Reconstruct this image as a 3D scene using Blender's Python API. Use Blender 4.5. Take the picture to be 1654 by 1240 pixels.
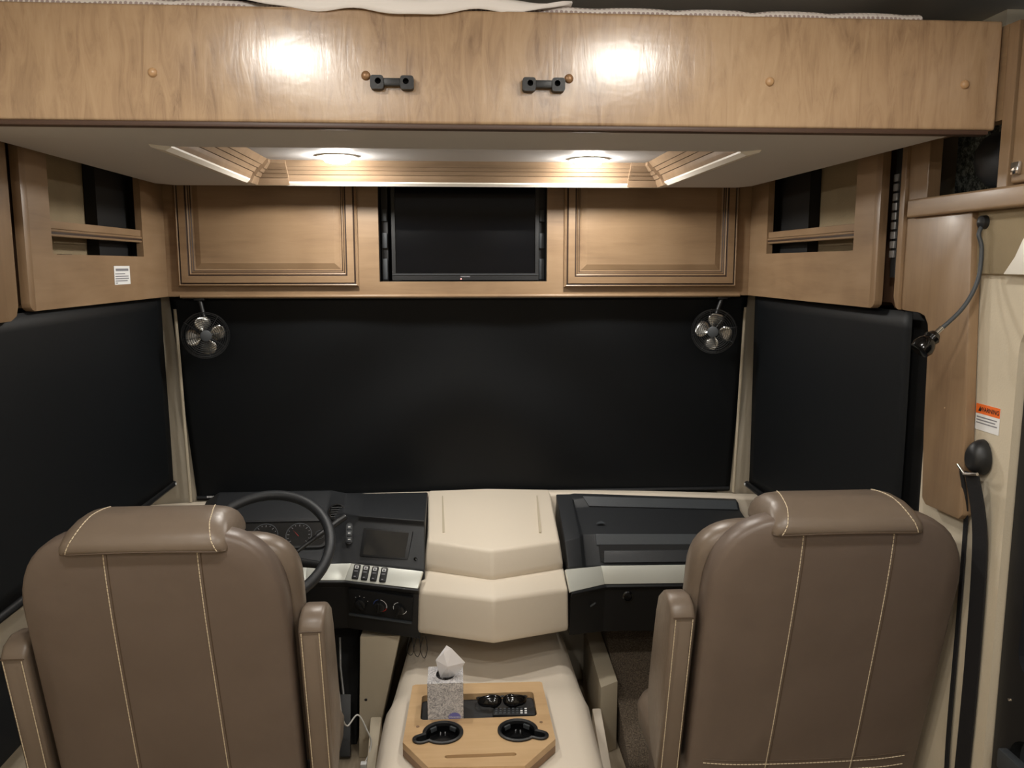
import bpy, bmesh, math, random
from mathutils import Vector, Matrix
from mathutils.geometry import tessellate_polygon
from mathutils.bvhtree import BVHTree
random.seed(7)
for o in list(bpy.data.objects): bpy.data.objects.remove(o)
SC = bpy.context.scene
COL = SC.collection
R = math.radians

# ------------------------------------------------------------------ camera, world, exposure
cam_d = bpy.data.cameras.new('camera'); cam = bpy.data.objects.new('camera', cam_d); COL.objects.link(cam)
cam_d.sensor_fit = 'HORIZONTAL'; cam_d.sensor_width = 36.0; cam_d.lens = 1337.0/1654.0*36.0
cam_d.clip_start = 0.02
cam.location = (0, 0, 1.65); cam.rotation_euler = (R(90-8.172), 0, R(-3.812))
SC.camera = cam
w = bpy.data.worlds.new('world'); SC.world = w; w.use_nodes = True
w.node_tree.nodes['Background'].inputs[0].default_value = (0.9, 0.95, 1.0, 1)
w.node_tree.nodes['Background'].inputs[1].default_value = 0.05
vs = SC.view_settings
vs.view_transform = 'Standard'; vs.look = 'None'; vs.exposure = 0.18; vs.gamma = 1.0; vs.use_curve_mapping = False
CEIL_LIGHT = 185.0      # strength of the round ceiling lamps of the living room
BUNK_LIGHT = 300.0      # strength of the two lamps under the bunk
LAMP_COL = (1.0, 0.965, 0.90)

# ------------------------------------------------------------------ materials
def srgb(r, g, b):
    f = lambda c: (c/255/12.92) if c/255 <= 0.04045 else ((c/255+0.055)/1.055)**2.4
    return (f(r), f(g), f(b), 1)
class NT:
    def __init__(s, name):
        s.m = bpy.data.materials.new(name); s.m.use_nodes = True
        s.t = s.m.node_tree; s.b = s.t.nodes['Principled BSDF']
    def n(s, typ, **kw):
        k = s.t.nodes.new(typ)
        for a, v in kw.items(): setattr(k, a, v)
        return k
    def l(s, a, b): s.t.links.new(a, b)
    def coord(s, scale=(1,1,1)):
        c = s.n('ShaderNodeTexCoord'); mp = s.n('ShaderNodeMapping'); mp.inputs['Scale'].default_value = scale
        s.l(c.outputs['Object'], mp.inputs[0]); return mp.outputs[0]
    def noise(s, vec, scale, detail=4, rough=0.55, dist=0.0):
        k = s.n('ShaderNodeTexNoise'); s.l(vec, k.inputs['Vector'])
        k.inputs['Scale'].default_value = scale; k.inputs['Detail'].default_value = detail
        k.inputs['Roughness'].default_value = rough; k.inputs['Distortion'].default_value = dist
        return k.outputs['Fac']
    def ramp(s, fac, stops):
        k = s.n('ShaderNodeValToRGB'); s.l(fac, k.inputs[0]); e = k.color_ramp.elements
        while len(e) < len(stops): e.new(0.5)
        for i, (p, c) in enumerate(stops): e[i].position = p; e[i].color = c
        return k.outputs[0]
    def bump(s, h, strength, dist=0.002):
        k = s.n('ShaderNodeBump'); s.l(h, k.inputs['Height'])
        k.inputs['Strength'].default_value = strength; k.inputs['Distance'].default_value = dist
        s.l(k.outputs[0], s.b.inputs['Normal'])
def plain(name, col, rough=0.5, metal=0.0, spec=0.5, bscale=None, bstr=0.1, vary=0.0, coat=0.0, bdist=0.002):
    t = NT(name); t.b.inputs['Roughness'].default_value = rough; t.b.inputs['Metallic'].default_value = metal
    t.b.inputs['Specular IOR Level'].default_value = spec; t.b.inputs['Coat Weight'].default_value = coat
    t.b.inputs['Base Color'].default_value = col
    if vary:
        v = t.coord(); f = t.noise(v, 6, 3)
        a = tuple(c*(1-vary) for c in col[:3])+(1,); b = tuple(min(1, c*(1+vary)) for c in col[:3])+(1,)
        t.l(t.ramp(f, [(0.3, a), (0.7, b)]), t.b.inputs['Base Color'])
    if bscale:
        v = t.coord(); f = t.noise(v, bscale, 3); t.bump(f, bstr, bdist)
    return t.m
def wood(name, dark, mid, light, axis=0, rough=0.4, bstr=0.15, sc=1.0, coat=0.0, blot=0.5):
    t = NT(name); s = [9*sc]*3; s[axis] = 0.9*sc
    v = t.coord(tuple(s)); f = t.noise(v, 3.2, 6, 0.62, 0.6)
    v2 = t.coord((1, 1, 1)); g = t.noise(v2, 4.5*sc, 3, 0.5, 0.4)
    mx = t.n('ShaderNodeMix'); mx.data_type = 'FLOAT'; mx.inputs[0].default_value = blot
    t.l(f, mx.inputs[2]); t.l(g, mx.inputs[3])
    t.l(t.ramp(mx.outputs[0], [(0.30, dark), (0.5, mid), (0.72, light)]), t.b.inputs['Base Color'])
    t.b.inputs['Roughness'].default_value = rough; t.b.inputs['Coat Weight'].default_value = coat; t.b.inputs['Coat Roughness'].default_value = 0.2
    if bstr: t.bump(f, bstr, 0.0012)
    return t.m
M = {}
# upper cabinet maple, grain along Y / X / Z
WD, WM, WL = srgb(120,95,71), srgb(142,116,88), srgb(156,130,102)
for ax, k in enumerate('XYZ'):
    M['wood'+k] = wood('cabinet_maple_'+k, WD, WM, WL, ax, 0.42, 0.06, coat=0.08)
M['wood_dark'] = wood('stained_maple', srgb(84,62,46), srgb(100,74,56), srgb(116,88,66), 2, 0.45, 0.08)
M['glaze'] = plain('dark_glaze', srgb(58,42,32), 0.6)
M['edge'] = plain('dark_edge_band', srgb(74,54,44), 0.5)
# curly figured panel on the bunk face: short upright ripples
t = NT('figured_maple')
v = t.coord((26, 1, 5.0)); f = t.noise(v, 1.6, 5, 0.62, 1.2)
v2 = t.coord((1, 1, 1)); g = t.noise(v2, 3.0, 4, 0.6, 0.8)
v3 = t.coord((60, 1, 9.0)); f3 = t.noise(v3, 1.5, 3, 0.6, 0.5)
mx = t.n('ShaderNodeMix'); mx.data_type = 'FLOAT'; mx.inputs[0].default_value = 0.42; t.l(f, mx.inputs[2]); t.l(g, mx.inputs[3])
t.l(t.ramp(mx.outputs[0], [(0.33, srgb(122,96,74)), (0.43, srgb(156,128,100)), (0.53, srgb(172,143,112)), (0.70, srgb(184,156,124))]), t.b.inputs['Base Color'])
mb = t.n('ShaderNodeMix'); mb.data_type = 'FLOAT'; mb.inputs[0].default_value = 0.35; t.l(f, mb.inputs[2]); t.l(f3, mb.inputs[3])
v4 = t.coord((12, 1, 24)); f4 = t.noise(v4, 1.5, 2, 0.5, 0.3)
mc = t.n('ShaderNodeMix'); mc.data_type = 'FLOAT'; mc.inputs[0].default_value = 0.45; t.l(mb.outputs[0], mc.inputs[2]); t.l(f4, mc.inputs[3])
t.bump(mc.outputs[0], 0.55, 0.0016)
t.b.inputs['Roughness'].default_value = 0.27; t.b.inputs['Specular IOR Level'].default_value = 1.0
M['figured'] = t.m
M['moulding'] = wood('moulding_maple', srgb(112,92,72), srgb(132,110,88), srgb(150,127,103), 0, 0.35, 0.03)
M['tray_wood'] = wood('tray_birch', srgb(176,142,102), srgb(196,162,120), srgb(208,176,134), 0, 0.4, 0.05, coat=0.1)
M['tray_edge'] = wood('tray_edge_wood', srgb(112,84,60), srgb(132,102,74), srgb(146,116,88), 0, 0.45, 0.05)
M['underside'] = plain('bunk_underside_vinyl', srgb(206,204,204), 0.6, bscale=300, bstr=0.05)
M['white_trim'] = plain('white_plastic_trim', srgb(235,230,220), 0.35)
M['ceiling'] = plain('ceiling_vinyl', srgb(205,202,196), 0.7, bscale=150, bstr=0.05)
M['wall'] = plain('beige_wall_vinyl', srgb(204,192,170), 0.75, bscale=220, bstr=0.25, vary=0.05)
M['wall_cloth'] = plain('woven_wall_cloth', srgb(150,134,106), 0.9, bscale=260, bstr=0.5, vary=0.12)
M['pillar'] = plain('pillar_plastic', srgb(178,168,150), 0.6, bscale=120, bstr=0.06)
M['shade'] = plain('black_shade_fabric', srgb(12,15,18), 0.56, spec=0.26, bscale=500, bstr=0.06)
M['black'] = plain('black_plastic', srgb(24,25,27), 0.45, bscale=400, bstr=0.06)
M['black_soft'] = plain('black_grained_vinyl', srgb(36,38,41), 0.5, bscale=450, bstr=0.18)
M['black_gloss'] = plain('gloss_black', srgb(10,10,11), 0.12)
M['black_mat'] = plain('flat_black', srgb(12,12,13), 0.8)
M['charcoal'] = plain('charcoal_plastic', srgb(62,66,70), 0.5, bscale=400, bstr=0.1)
M['glass'] = plain('dark_glass', srgb(6,7,8), 0.06)
M['screen'] = plain('dark_screen', srgb(6,8,13), 0.14, spec=0.3)
M['mirror_screen'] = plain('grey_screen', srgb(38,38,38), 0.2)
M['dash_beige'] = plain('beige_dash_plastic', srgb(222,210,192), 0.5, bscale=350, bstr=0.1)
M['doghouse'] = plain('beige_engine_cover', srgb(224,212,195), 0.5, bscale=250, bstr=0.08)
M['silver'] = plain('brushed_silver_trim', srgb(214,216,208), 0.34, metal=0.25)
M['leather'] = plain('taupe_leatherette', srgb(115,101,88), 0.38, bscale=9, bstr=0.35, vary=0.05, bdist=0.012)
M['leather_back'] = plain('taupe_leatherette_back', srgb(108,94,84), 0.42, bscale=7, bstr=0.35, vary=0.06, bdist=0.012)
M['seam_shade'] = plain('seam_shadow', srgb(84,68,54), 0.6)  # dark brown tubes paint the shade lying in the seat seams
M['thread'] = plain('cream_thread', srgb(216,200,172), 0.7)
M['chrome'] = plain('chrome', srgb(215,215,215), 0.12, metal=1.0)
M['blade'] = plain('fan_blade_metal', srgb(196,196,192), 0.25, metal=0.9)
M['steel'] = plain('grey_steel', srgb(150,150,150), 0.4, metal=0.6)
M['brass'] = plain('bronze_cap', srgb(146,112,80), 0.35, metal=0.3)
M['button_cap'] = plain('wood_plug', srgb(178,142,104), 0.35)
M['paper'] = plain('white_paper', srgb(232,232,232), 0.7)
M['tissue'] = plain('white_tissue', srgb(240,238,240), 0.9)
M['print'] = plain('grey_print', srgb(130,130,135), 0.8)
M['ink'] = plain('black_ink', srgb(24,20,18), 0.8)
M['orange'] = plain('orange_print', srgb(236,110,36), 0.7)
M['purple'] = plain('violet_print', srgb(112,112,178), 0.7)
M['white_mark'] = plain('white_mark', srgb(225,225,225), 0.6)
M['red_mark'] = plain('red_mark', srgb(190,50,45), 0.6)
M['blue_mark'] = plain('blue_mark', srgb(60,80,140), 0.6)
M['sheet'] = plain('white_bed_sheet', srgb(238,232,228), 0.85)
M['cable'] = plain('white_cable', srgb(214,212,206), 0.5)
M['strap'] = plain('black_webbing', srgb(22,22,25), 0.7, bscale=500, bstr=0.3)
M['curtain'] = plain('blue_grey_curtain', srgb(120,128,150), 0.8)
M['tan_strip'] = plain('tan_trim', srgb(190,178,156), 0.6)
t = NT('dotted_mattress'); v = t.coord((1,1,1)); vo = t.n('ShaderNodeTexVoronoi'); vo.inputs['Scale'].default_value = 110; vo.inputs['Randomness'].default_value = 0.1; t.l(v, vo.inputs['Vector'])
t.l(t.ramp(vo.outputs['Distance'], [(0.30, srgb(168,150,146)), (0.42, srgb(230,222,216))]), t.b.inputs['Base Color']); t.b.inputs['Roughness'].default_value = 0.9; M['mattress'] = t.m
t = NT('brown_carpet'); v = t.coord((1,1,1)); f = t.noise(v, 260, 3, 0.7); g = t.noise(v, 20, 2)
t.l(t.ramp(f, [(0.32, srgb(66,56,46)), (0.55, srgb(118,104,88)), (0.7, srgb(160,144,124))]), t.b.inputs['Base Color']); t.bump(f, 1.0, 0.008); t.b.inputs['Roughness'].default_value = 0.95; M['carpet'] = t.m
t = NT('granite_laminate'); v = t.coord((1,1,1)); f = t.noise(v, 90, 3, 0.7)
t.l(t.ramp(f, [(0.38, srgb(36,40,42)), (0.5, srgb(92,98,98)), (0.62, srgb(168,172,168))]), t.b.inputs['Base Color']); t.b.inputs['Roughness'].default_value = 0.5; M['granite'] = t.m
t = NT('patterned_carton'); v = t.coord((1,1,1)); vo = t.n('ShaderNodeTexNoise'); vo.inputs['Scale'].default_value = 48; vo.inputs['Distortion'].default_value = 3.5; vo.inputs['Detail'].default_value = 1; t.l(v, vo.inputs['Vector'])
t.l(t.ramp(vo.outputs['Fac'], [(0.40, srgb(150,148,150)), (0.5, srgb(216,212,210)), (0.6, srgb(168,166,168))]), t.b.inputs['Base Color']); t.b.inputs['Roughness'].default_value = 0.6; M['carton'] = t.m
M['vinyl_floor'] = wood('vinyl_plank_floor', srgb(120,106,88), srgb(150,136,116), srgb(176,162,140), 1, 0.5, 0.05, sc=2)
def emis(name, col, st):
    t = NT(name); t.b.inputs['Base Color'].default_value = (0.8,0.8,0.8,1)
    t.b.inputs['Emission Color'].default_value = (*col, 1); t.b.inputs['Emission Strength'].default_value = st; return t.m
M['ceil_lens'] = emis('ceiling_lamp_lens', LAMP_COL, CEIL_LIGHT)
M['bunk_lens'] = emis('bunk_lamp_lens', LAMP_COL, BUNK_LIGHT)
M['led_red'] = emis('red_led', (1, 0.1, 0.08), 3.0)

# ------------------------------------------------------------------ builders
class B:
    """collects geometry in world coordinates; out() links it as one mesh object"""
    def __init__(s): s.v = []; s.f = []; s.mi = []; s.mats = []; s.cur = 0
    def mat(s, m):
        m = M[m] if isinstance(m, str) else m
        if m not in s.mats: s.mats.append(m)
        s.cur = s.mats.index(m); return s
    def add(s, vs, fs, tf=None):
        k = len(s.v); s.v += [Vector(p) if tf is None else tf @ Vector(p) for p in vs]
        for f in fs: s.f.append([i+k for i in f]); s.mi.append(s.cur)
        return s
    def box(s, x0, x1, y0, y1, z0, z1, bev=0.0, seg=2, tf=None):
        bm = bmesh.new(); bmesh.ops.create_cube(bm, size=1)
        for v in bm.verts: v.co = Vector((x0+(v.co.x+.5)*(x1-x0), y0+(v.co.y+.5)*(y1-y0), z0+(v.co.z+.5)*(z1-z0)))
        if bev > 0: bmesh.ops.bevel(bm, geom=list(bm.edges), offset=bev, segments=seg, profile=0.6, affect='EDGES')
        return s.bm(bm, tf)
    def bm(s, bm, tf=None):
        bm.verts.index_update()
        s.add([v.co.copy() for v in bm.verts], [[v.index for v in f.verts] for f in bm.faces], tf); bm.free(); return s
    def hexa(s, bot, top, bev=0.0, seg=2):
        """8 corner solid: bot 4 pts, top 4 pts in the same order"""
        bm = bmesh.new(); a = [bm.verts.new(p) for p in bot]; b = [bm.verts.new(p) for p in top]; n = len(a)
        bm.faces.new(a[::-1]); bm.faces.new(b)
        for i in range(n): bm.faces.new((a[i], a[(i+1) % n], b[(i+1) % n], b[i]))
        bmesh.ops.recalc_face_normals(bm, faces=list(bm.faces))
        if bev > 0: bmesh.ops.bevel(bm, geom=list(bm.edges), offset=bev, segments=seg, profile=0.6, affect='EDGES')
        return s.bm(bm)
    def prism(s, pts, d0, d1, plane='XY', bev=0.0, seg=2):
        """polygon extruded along the remaining axis; plane XY/YZ/XZ"""
        def P(p, d):
            return {'XY': (p[0], p[1], d), 'YZ': (d, p[0], p[1]), 'XZ': (p[0], d, p[1])}[plane]
        return s.hexa([P(p, d0) for p in pts], [P(p, d1) for p in pts], bev, seg)
    def holed(s, outer, holes, d0, d1, plane='XY'):
        def P(p, d):
            return {'XY': (p[0], p[1], d), 'YZ': (d, p[0], p[1]), 'XZ': (p[0], d, p[1])}[plane]
        loops = [outer]+holes; flat = [p for l in loops for p in l]; n = len(flat)
        tris = tessellate_polygon([[Vector((p[0], p[1], 0)) for p in l] for l in loops])
        vs = [P(p, d0) for p in flat]+[P(p, d1) for p in flat]
        fs = [list(t) for t in tris]+[[i+n for i in t][::-1] for t in tris]
        k = 0
        for l in loops:
            m = len(l)
            for i in range(m): a, b = k+i, k+(i+1) % m; fs.append([a, b, b+n, a+n])
            k += m
        bm = bmesh.new(); bv = [bm.verts.new(p) for p in vs]
        for f in fs:
            try: bm.faces.new([bv[i] for i in f])
            except ValueError: pass
        bmesh.ops.recalc_face_normals(bm, faces=list(bm.faces)); return s.bm(bm)
    def tube(s, pts, r, n=8, closed=False, caps=True):
        pts = [Vector(p) for p in pts]; N = len(pts); rs = r if isinstance(r, (list, tuple)) else [r]*N
        tang = []
        for i in range(N):
            a = pts[(i-1) % N] if (closed or i > 0) else pts[i]; b = pts[(i+1) % N] if (closed or i < N-1) else pts[i]
            tang.append((b-a).normalized())
        up = Vector((0, 0, 1)) if abs(tang[0].z) < 0.9 else Vector((1, 0, 0))
        nx = tang[0].cross(up).normalized(); vs = []; fs = []
        for i in range(N):
            nx = (nx - tang[i]*nx.dot(tang[i])).normalized(); ny = tang[i].cross(nx)
            for k in range(n):
                a = 2*math.pi*k/n; vs.append(pts[i]+(nx*math.cos(a)+ny*math.sin(a))*rs[i])
        for i in range(N if closed else N-1):
            j = (i+1) % N
            for k in range(n): fs.append([i*n+k, i*n+(k+1) % n, j*n+(k+1) % n, j*n+k])
        if not closed and caps: fs.append(list(range(n))[::-1]); fs.append([(N-1)*n+k for k in range(n)])
        return s.add(vs, fs)
    def lathe(s, prof, n=32, tf=None, caps=(False, False)):
        """prof: (radius, height) along local Z"""
        vs = []; fs = []
        for r, h in prof:
            for k in range(n): a = 2*math.pi*k/n; vs.append((r*math.cos(a), r*math.sin(a), h))
        for i in range(len(prof)-1):
            for k in range(n): fs.append([i*n+k, i*n+(k+1) % n, (i+1)*n+(k+1) % n, (i+1)*n+k])
        if caps[0]: fs.append(list(range(n))[::-1])
        if caps[1]: fs.append([(len(prof)-1)*n+k for k in range(n)])
        return s.add(vs, fs, tf)
    def loft(s, rings, closed=True, cap0=True, cap1=True):
        n = len(rings[0]); vs = [p for r in rings for p in r]; fs = []
        for i in range(len(rings)-1):
            for k in range(n if closed else n-1):
                fs.append([i*n+k, i*n+(k+1) % n, (i+1)*n+(k+1) % n, (i+1)*n+k])
        if closed and cap0: fs.append(list(range(n))[::-1])
        if closed and cap1: fs.append([(len(rings)-1)*n+k for k in range(n)])
        return s.add(vs, fs)
    def sweep_rect(s, prof, rect, P, mats=None, sides=(0, 1, 2, 3)):
        """mitred frame: prof [(inset, height)], rect (a0,a1,b0,b1), P(a,b,h)->point"""
        a0, a1, b0, b1 = rect; rings = []
        for ins, h in prof:
            rings.append([P(a0+ins, b0+ins, h), P(a1-ins, b0+ins, h), P(a1-ins, b1-ins, h), P(a0+ins, b1-ins, h)])
        for i in range(len(prof)-1):
            if mats: s.mat(mats[i])
            s.add(rings[i]+rings[i+1], [[k, (k+1) % 4, 4+(k+1) % 4, 4+k] for k in sides])
        return s
    def out(s, name, mat=None, parent=None, smooth=None, sub=0, fixn=True):
        if mat is not None and not s.mats: s.mat(mat)
        me = bpy.data.meshes.new(name)
        lo = Vector([min(p[i] for p in s.v) for i in range(3)]); hi = Vector([max(p[i] for p in s.v) for i in range(3)])
        c = Vector(((lo.x+hi.x)/2, (lo.y+hi.y)/2, lo.z))
        me.from_pydata([p-c for p in s.v], [], s.f)
        for m in s.mats: me.materials.append(m)
        me.polygons.foreach_set('material_index', s.mi)
        if fixn:
            bm = bmesh.new(); bm.from_mesh(me); bmesh.ops.recalc_face_normals(bm, faces=list(bm.faces)); bm.to_mesh(me); bm.free()
        if smooth is not None:
            me.polygons.foreach_set('use_smooth', [True]*len(me.polygons))
            me.set_sharp_from_angle(angle=R(smooth))
        me.update()
        o = bpy.data.objects.new(name, me); COL.objects.link(o)
        if parent is not None:
            o.parent = parent; o.location = c - ORG[parent.name]
        else: o.location = c
        ORG[o.name] = c
        if sub:
            md = o.modifiers.new('sub', 'SUBSURF'); md.levels = sub; md.render_levels = sub
        return o
ORG = {}
def empty(name, loc):
    o = bpy.data.objects.new(name, None); COL.objects.link(o); o.location = loc; o.empty_display_size = 0.05
    ORG[o.name] = Vector(loc); return o
def tag(o, label, cat, group=None):
    o['label'] = label; o['category'] = cat
    if group: o['group'] = group
    return o
def struct(o, label=None, cat=None):
    o['kind'] = 'structure'
    if label: o['label'] = label
    if cat: o['category'] = cat
    return o
def lab(o, label): o['label'] = label; return o
def lerp(a, b, t): return a+(b-a)*t
def rrect(x0, x1, y0, y1, r, n=5):
    pts = []
    for cx, cy, a0 in ((x1-r, y1-r, 0), (x0+r, y1-r, 90), (x0+r, y0+r, 180), (x1-r, y0+r, 270)):
        for k in range(n+1): a = R(a0+90*k/n); pts.append((cx+r*math.cos(a), cy+r*math.sin(a)))
    return pts
def circ(cx, cy, r, n=24): return [(cx+r*math.cos(2*math.pi*k/n), cy+r*math.sin(2*math.pi*k/n)) for k in range(n)]
def frame_tf(o, ax, ay, az):
    m = Matrix((Vector(ax).normalized(), Vector(ay).normalized(), Vector(az).normalized())).transposed().to_4x4()
    m.translation = Vector(o); return m
def surf_tf(o, n, up=(0, 0, 1)):
    """local X right, Y up on the surface, Z along normal"""
    n = Vector(n).normalized(); u = Vector(up); u = (u-n*u.dot(n)).normalized(); r = u.cross(n)
    return frame_tf(o, r, u, n)
def spline(pts, n=8):
    P = [Vector(p) for p in pts]; out = []
    for i in range(len(P)-1):
        p0, p1, p2, p3 = P[max(i-1, 0)], P[i], P[i+1], P[min(i+2, len(P)-1)]
        for k in range(n):
            t = k/n
            out.append(0.5*((2*p1)+(p2-p0)*t+(2*p0-5*p1+4*p2-p3)*t*t+(3*p1-p0-3*p2+p3)*t**3))
    out.append(P[-1]); return out
def text_into(b, body, size, tf, mat, bold=0.0):
    cu = bpy.data.curves.new('txt', 'FONT'); cu.body = body; cu.size = size; cu.align_x = 'CENTER'; cu.align_y = 'CENTER'; cu.resolution_u = 2; cu.offset = bold
    o = bpy.data.objects.new('txt', cu); COL.objects.link(o); bpy.context.view_layer.update()
    me = bpy.data.meshes.new_from_object(o.evaluated_get(bpy.context.evaluated_depsgraph_get()))
    b.mat(mat); b.add([v.co.copy() for v in me.vertices], [list(p.vertices) for p in me.polygons], tf)
    bpy.data.objects.remove(o); bpy.data.curves.remove(cu); bpy.data.meshes.remove(me); return b
def stitch(b, pts, r=0.0011, dash=0.0065, gap=0.0018):
    """row of short thread stitches along a polyline"""
    P = [Vector(p) for p in pts]; acc = 0; on = True; cur = [P[0]]; lim = dash
    for i in range(len(P)-1):
        a, c = P[i], P[i+1]; L = (c-a).length; d = 0
        while L-d > lim-acc:
            d += lim-acc; q = a.lerp(c, d/L)
            if on: b.tube([cur[0], q], r, 5)
            cur = [q]; on = not on; acc = 0; lim = dash if on else gap
        acc += L-d
    return b

# ------------------------------------------------------------------ room shell
BY = 1.585                       # plane of the bunk's wood face
struct(B().box(-1.30, 1.35, -3.0, 3.2, -0.06, 0.0).out('floor', 'vinyl_floor'))
struct(B().box(-1.30, 1.35, -3.0, 3.2, 2.20, 2.26).out('ceiling', 'ceiling'))
struct(B().holed([(-3.0, 0), (3.2, 0), (3.2, 2.2), (-3.0, 2.2)], [rrect(1.70, 2.95, 0.82, 1.62, 0.06)], -1.25, -1.17, 'YZ').out('wall_left', 'wall'))
struct(B().holed([(1.82, 0), (3.2, 0), (3.2, 2.2), (1.82, 2.2)], [rrect(1.90, 2.95, 0.82, 1.62, 0.06)], 1.20, 1.28, 'YZ').out('wall_right', 'wall'))
struct(B().holed([(-3.0, 0), (1.80, 0), (1.80, 1.755), (1.0, 1.755), (1.0, 2.2), (-3.0, 2.2)], [rrect(0.70, 1.505, 0.02, 1.56, 0.075, 6)], 1.07, 1.28, 'YZ').out('wall_right', 'wall'))
struct(B().holed([(-1.25, 0), (1.28, 0), (1.28, 2.2), (-1.25, 2.2)], [rrect(-0.93, 0.99, 0.84, 1.72, 0.08)], 3.10, 3.2, 'XZ').out('wall_front', 'pillar'))
struct(B().box(-1.25, 1.28, -3.06, -3.0, 0, 2.2).out('wall_back', 'wall'))
for i, (nm, ext) in enumerate((('window_1', (-1.22, -1.20, 1.70, 2.95, 0.82, 1.62)), ('window_2', (1.23, 1.25, 1.90, 2.95, 0.82, 1.62)), ('window_3', (-0.93, 0.99, 3.14, 3.16, 0.84, 1.72)))):
    e = struct(B().box(*ext).out(nm, 'glass'))
    x0, x1, y0, y1, z0, z1 = ext; fb = B()
    if i < 2:
        xi = -1.165 if i == 0 else 1.195
        fb.holed(rrect(y0-.03, y1+.03, z0-.03, z1+.03, .08), [rrect(y0+.03, y1-.03, z0+.03, z1-.03, .06)], min(x0, xi), max(x1, xi), 'YZ')
    else: fb.holed(rrect(x0-.03, x1+.03, z0-.03, z1+.03, .08), [rrect(x0+.03, x1-.03, z0+.03, z1-.03, .06)], 3.095, 3.16, 'XZ')
    fb.out('window_frame', 'black', e)
# beige corner pillars between side shades and windscreen shade
for k, (sx, xa, xb) in enumerate(((-1, -1.16, -0.915), (1, 1.20, 0.985))):
    p = B().mat('pillar')
    p.hexa([(xa, 2.99, .70), (xb, 3.03, .70), (xb, 3.10, .70), (xa, 3.10, .70)], [(xa, 2.93, 1.60), (xb-sx*-0.03, 2.97, 1.60), (xb, 3.10, 1.60), (xa, 3.10, 1.60)], .006)
    o = struct(p.out('trim_%d' % (k+1), None, None, 30))
    B().mat('tan_strip').tube([(xb+sx*.055, 2.985, .80), (xb+sx*.055, 2.935, 1.50)], .006, 8).out('seam_bead', None, o, 40)

# ------------------------------------------------------------------ drop-down bunk
bk = empty('bunk', (0.02, 2.2, 1.905)); tag(bk, 'wood-fronted drop-down bunk hanging from the ceiling over the cockpit', 'bunk')
fp = B().mat('figured').box(-1.01, 1.04, BY, BY+.022, 1.907, 2.108, .006, 3).out('front_panel', None, bk, 40)
B().mat('edge').box(-1.01, 1.025, BY-.003, BY+.024, 1.898, 1.907, .003).out('edge_band', None, fp, 40)
for (x, m) in ((-.539, 'button_cap'), (.591, 'button_cap'), (.972, 'button_cap'), (-.161, 'brass'), (.211, 'brass')):
    z = 1.991
    B().mat(m).lathe([(.0085, 0), (.008, .003), (.0055, .0055), (.002, .0065), (.0001, .0066)], 20, surf_tf((x, BY, z), (0, -1, 0))).out('screw_cap', None, bk, 50)
# two black latches
for x in (-.113, .163):
    h = B().mat('black')
    tf = surf_tf((x, BY, 1.977), (0, -1, 0))
    for sx in (-1, 1):
        h.holed([(p[0], p[1]) for p in rrect(sx*.027-.012, sx*.027+.012, -.012, .012, .005)], [circ(sx*.025, .002, .0055, 14)], 0, .018)
    n0 = len(h.v)
    h.box(-.018, .018, -.006, .008, .003, .016, .003)
    h.v = [tf @ p for p in h.v]
    lt = h.out('latch', None, bk, 35)
    for sx in (-1, 1): B().mat('black_mat').lathe([(.0054, 0.001), (.0001, .0012)], 14, surf_tf((x+sx*.025, BY, 1.979), (0, -1, 0))).out('bolt_hole', None, lt)
# underside with a rectangular recess
RX0, RX1, RY0, RY1 = -.640, .672, 1.83, 2.70
B().mat('underside').holed([(-.945, BY+.022), (.985, BY+.022), (.965, 2.71), (.93, 2.765), (-.90, 2.80), (-.945, 2.74)], [[(RX0, RY0+.07), (RX1, RY0+.07), (RX1, RY1), (RX0, RY1)]], 1.905, 1.925).out('underside_panel', None, bk)
B().mat('underside').holed([(-.945, BY+.022), (.985, BY+.022), (.965, 2.71), (.93, 2.765), (-.90, 2.80), (-.945, 2.74)], [[(-.915, BY+.05), (.95, BY+.05), (.935, 2.70), (.91, 2.74), (-.89, 2.77), (-.915, 2.73)]], 1.925, 2.09).out('side_skirt', None, bk)
B().mat('underside').box(RX0-.02, RX1+.02, RY0-.02, RY1+.02, 1.966, 1.975).out('recess_panel', None, bk)
for bxs in ((RX0-.014, RX0, RY0-.014, RY1), (RX1, RX1+.014, RY0-.014, RY1), (RX0, RX1, RY0-.014, RY0), (RX0, RX1, RY1, RY1+.014)):
    B().mat('underside').box(*bxs, 1.925, 1.966).out('recess_wall', None, bk)
PZ = lambda a, b, h: Vector((a, b, 1.905+h))
lp_ = [(-.012, .001), (-.008, -.006), (.014, -.010), (.024, -.002), (.026, .006)]
lipb = B().sweep_rect(lp_, (RX0, RX1, RY0+.045, RY1), PZ, ['white_trim']*4, (1, 2, 3))
for sx, cx in ((1, RX0), (-1, RX1)): lipb.add([PZ(cx+sx*i, RY0+.045+i, h) for i, h in lp_], [[0, 1, 2, 3, 4]])
lipb.out('white_lip', None, bk, 30)
pr_ = [(.024, .000), (.030, .012), (.034, .022), (.036, .0235), (.038, .022), (.046, .034), (.048, .0355), (.050, .034), (.058, .044), (.060, .0455), (.062, .044), (.070, .054), (.076, .061)]
ms = ['moulding', 'moulding', 'glaze', 'moulding', 'moulding', 'glaze', 'moulding', 'moulding', 'glaze', 'moulding', 'moulding', 'moulding']
names = []
mo = B().sweep_rect(pr_, (RX0, RX1, RY0, RY1), PZ, ms, (1, 2, 3)).out('recess_moulding', None, bk, 25)
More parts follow.
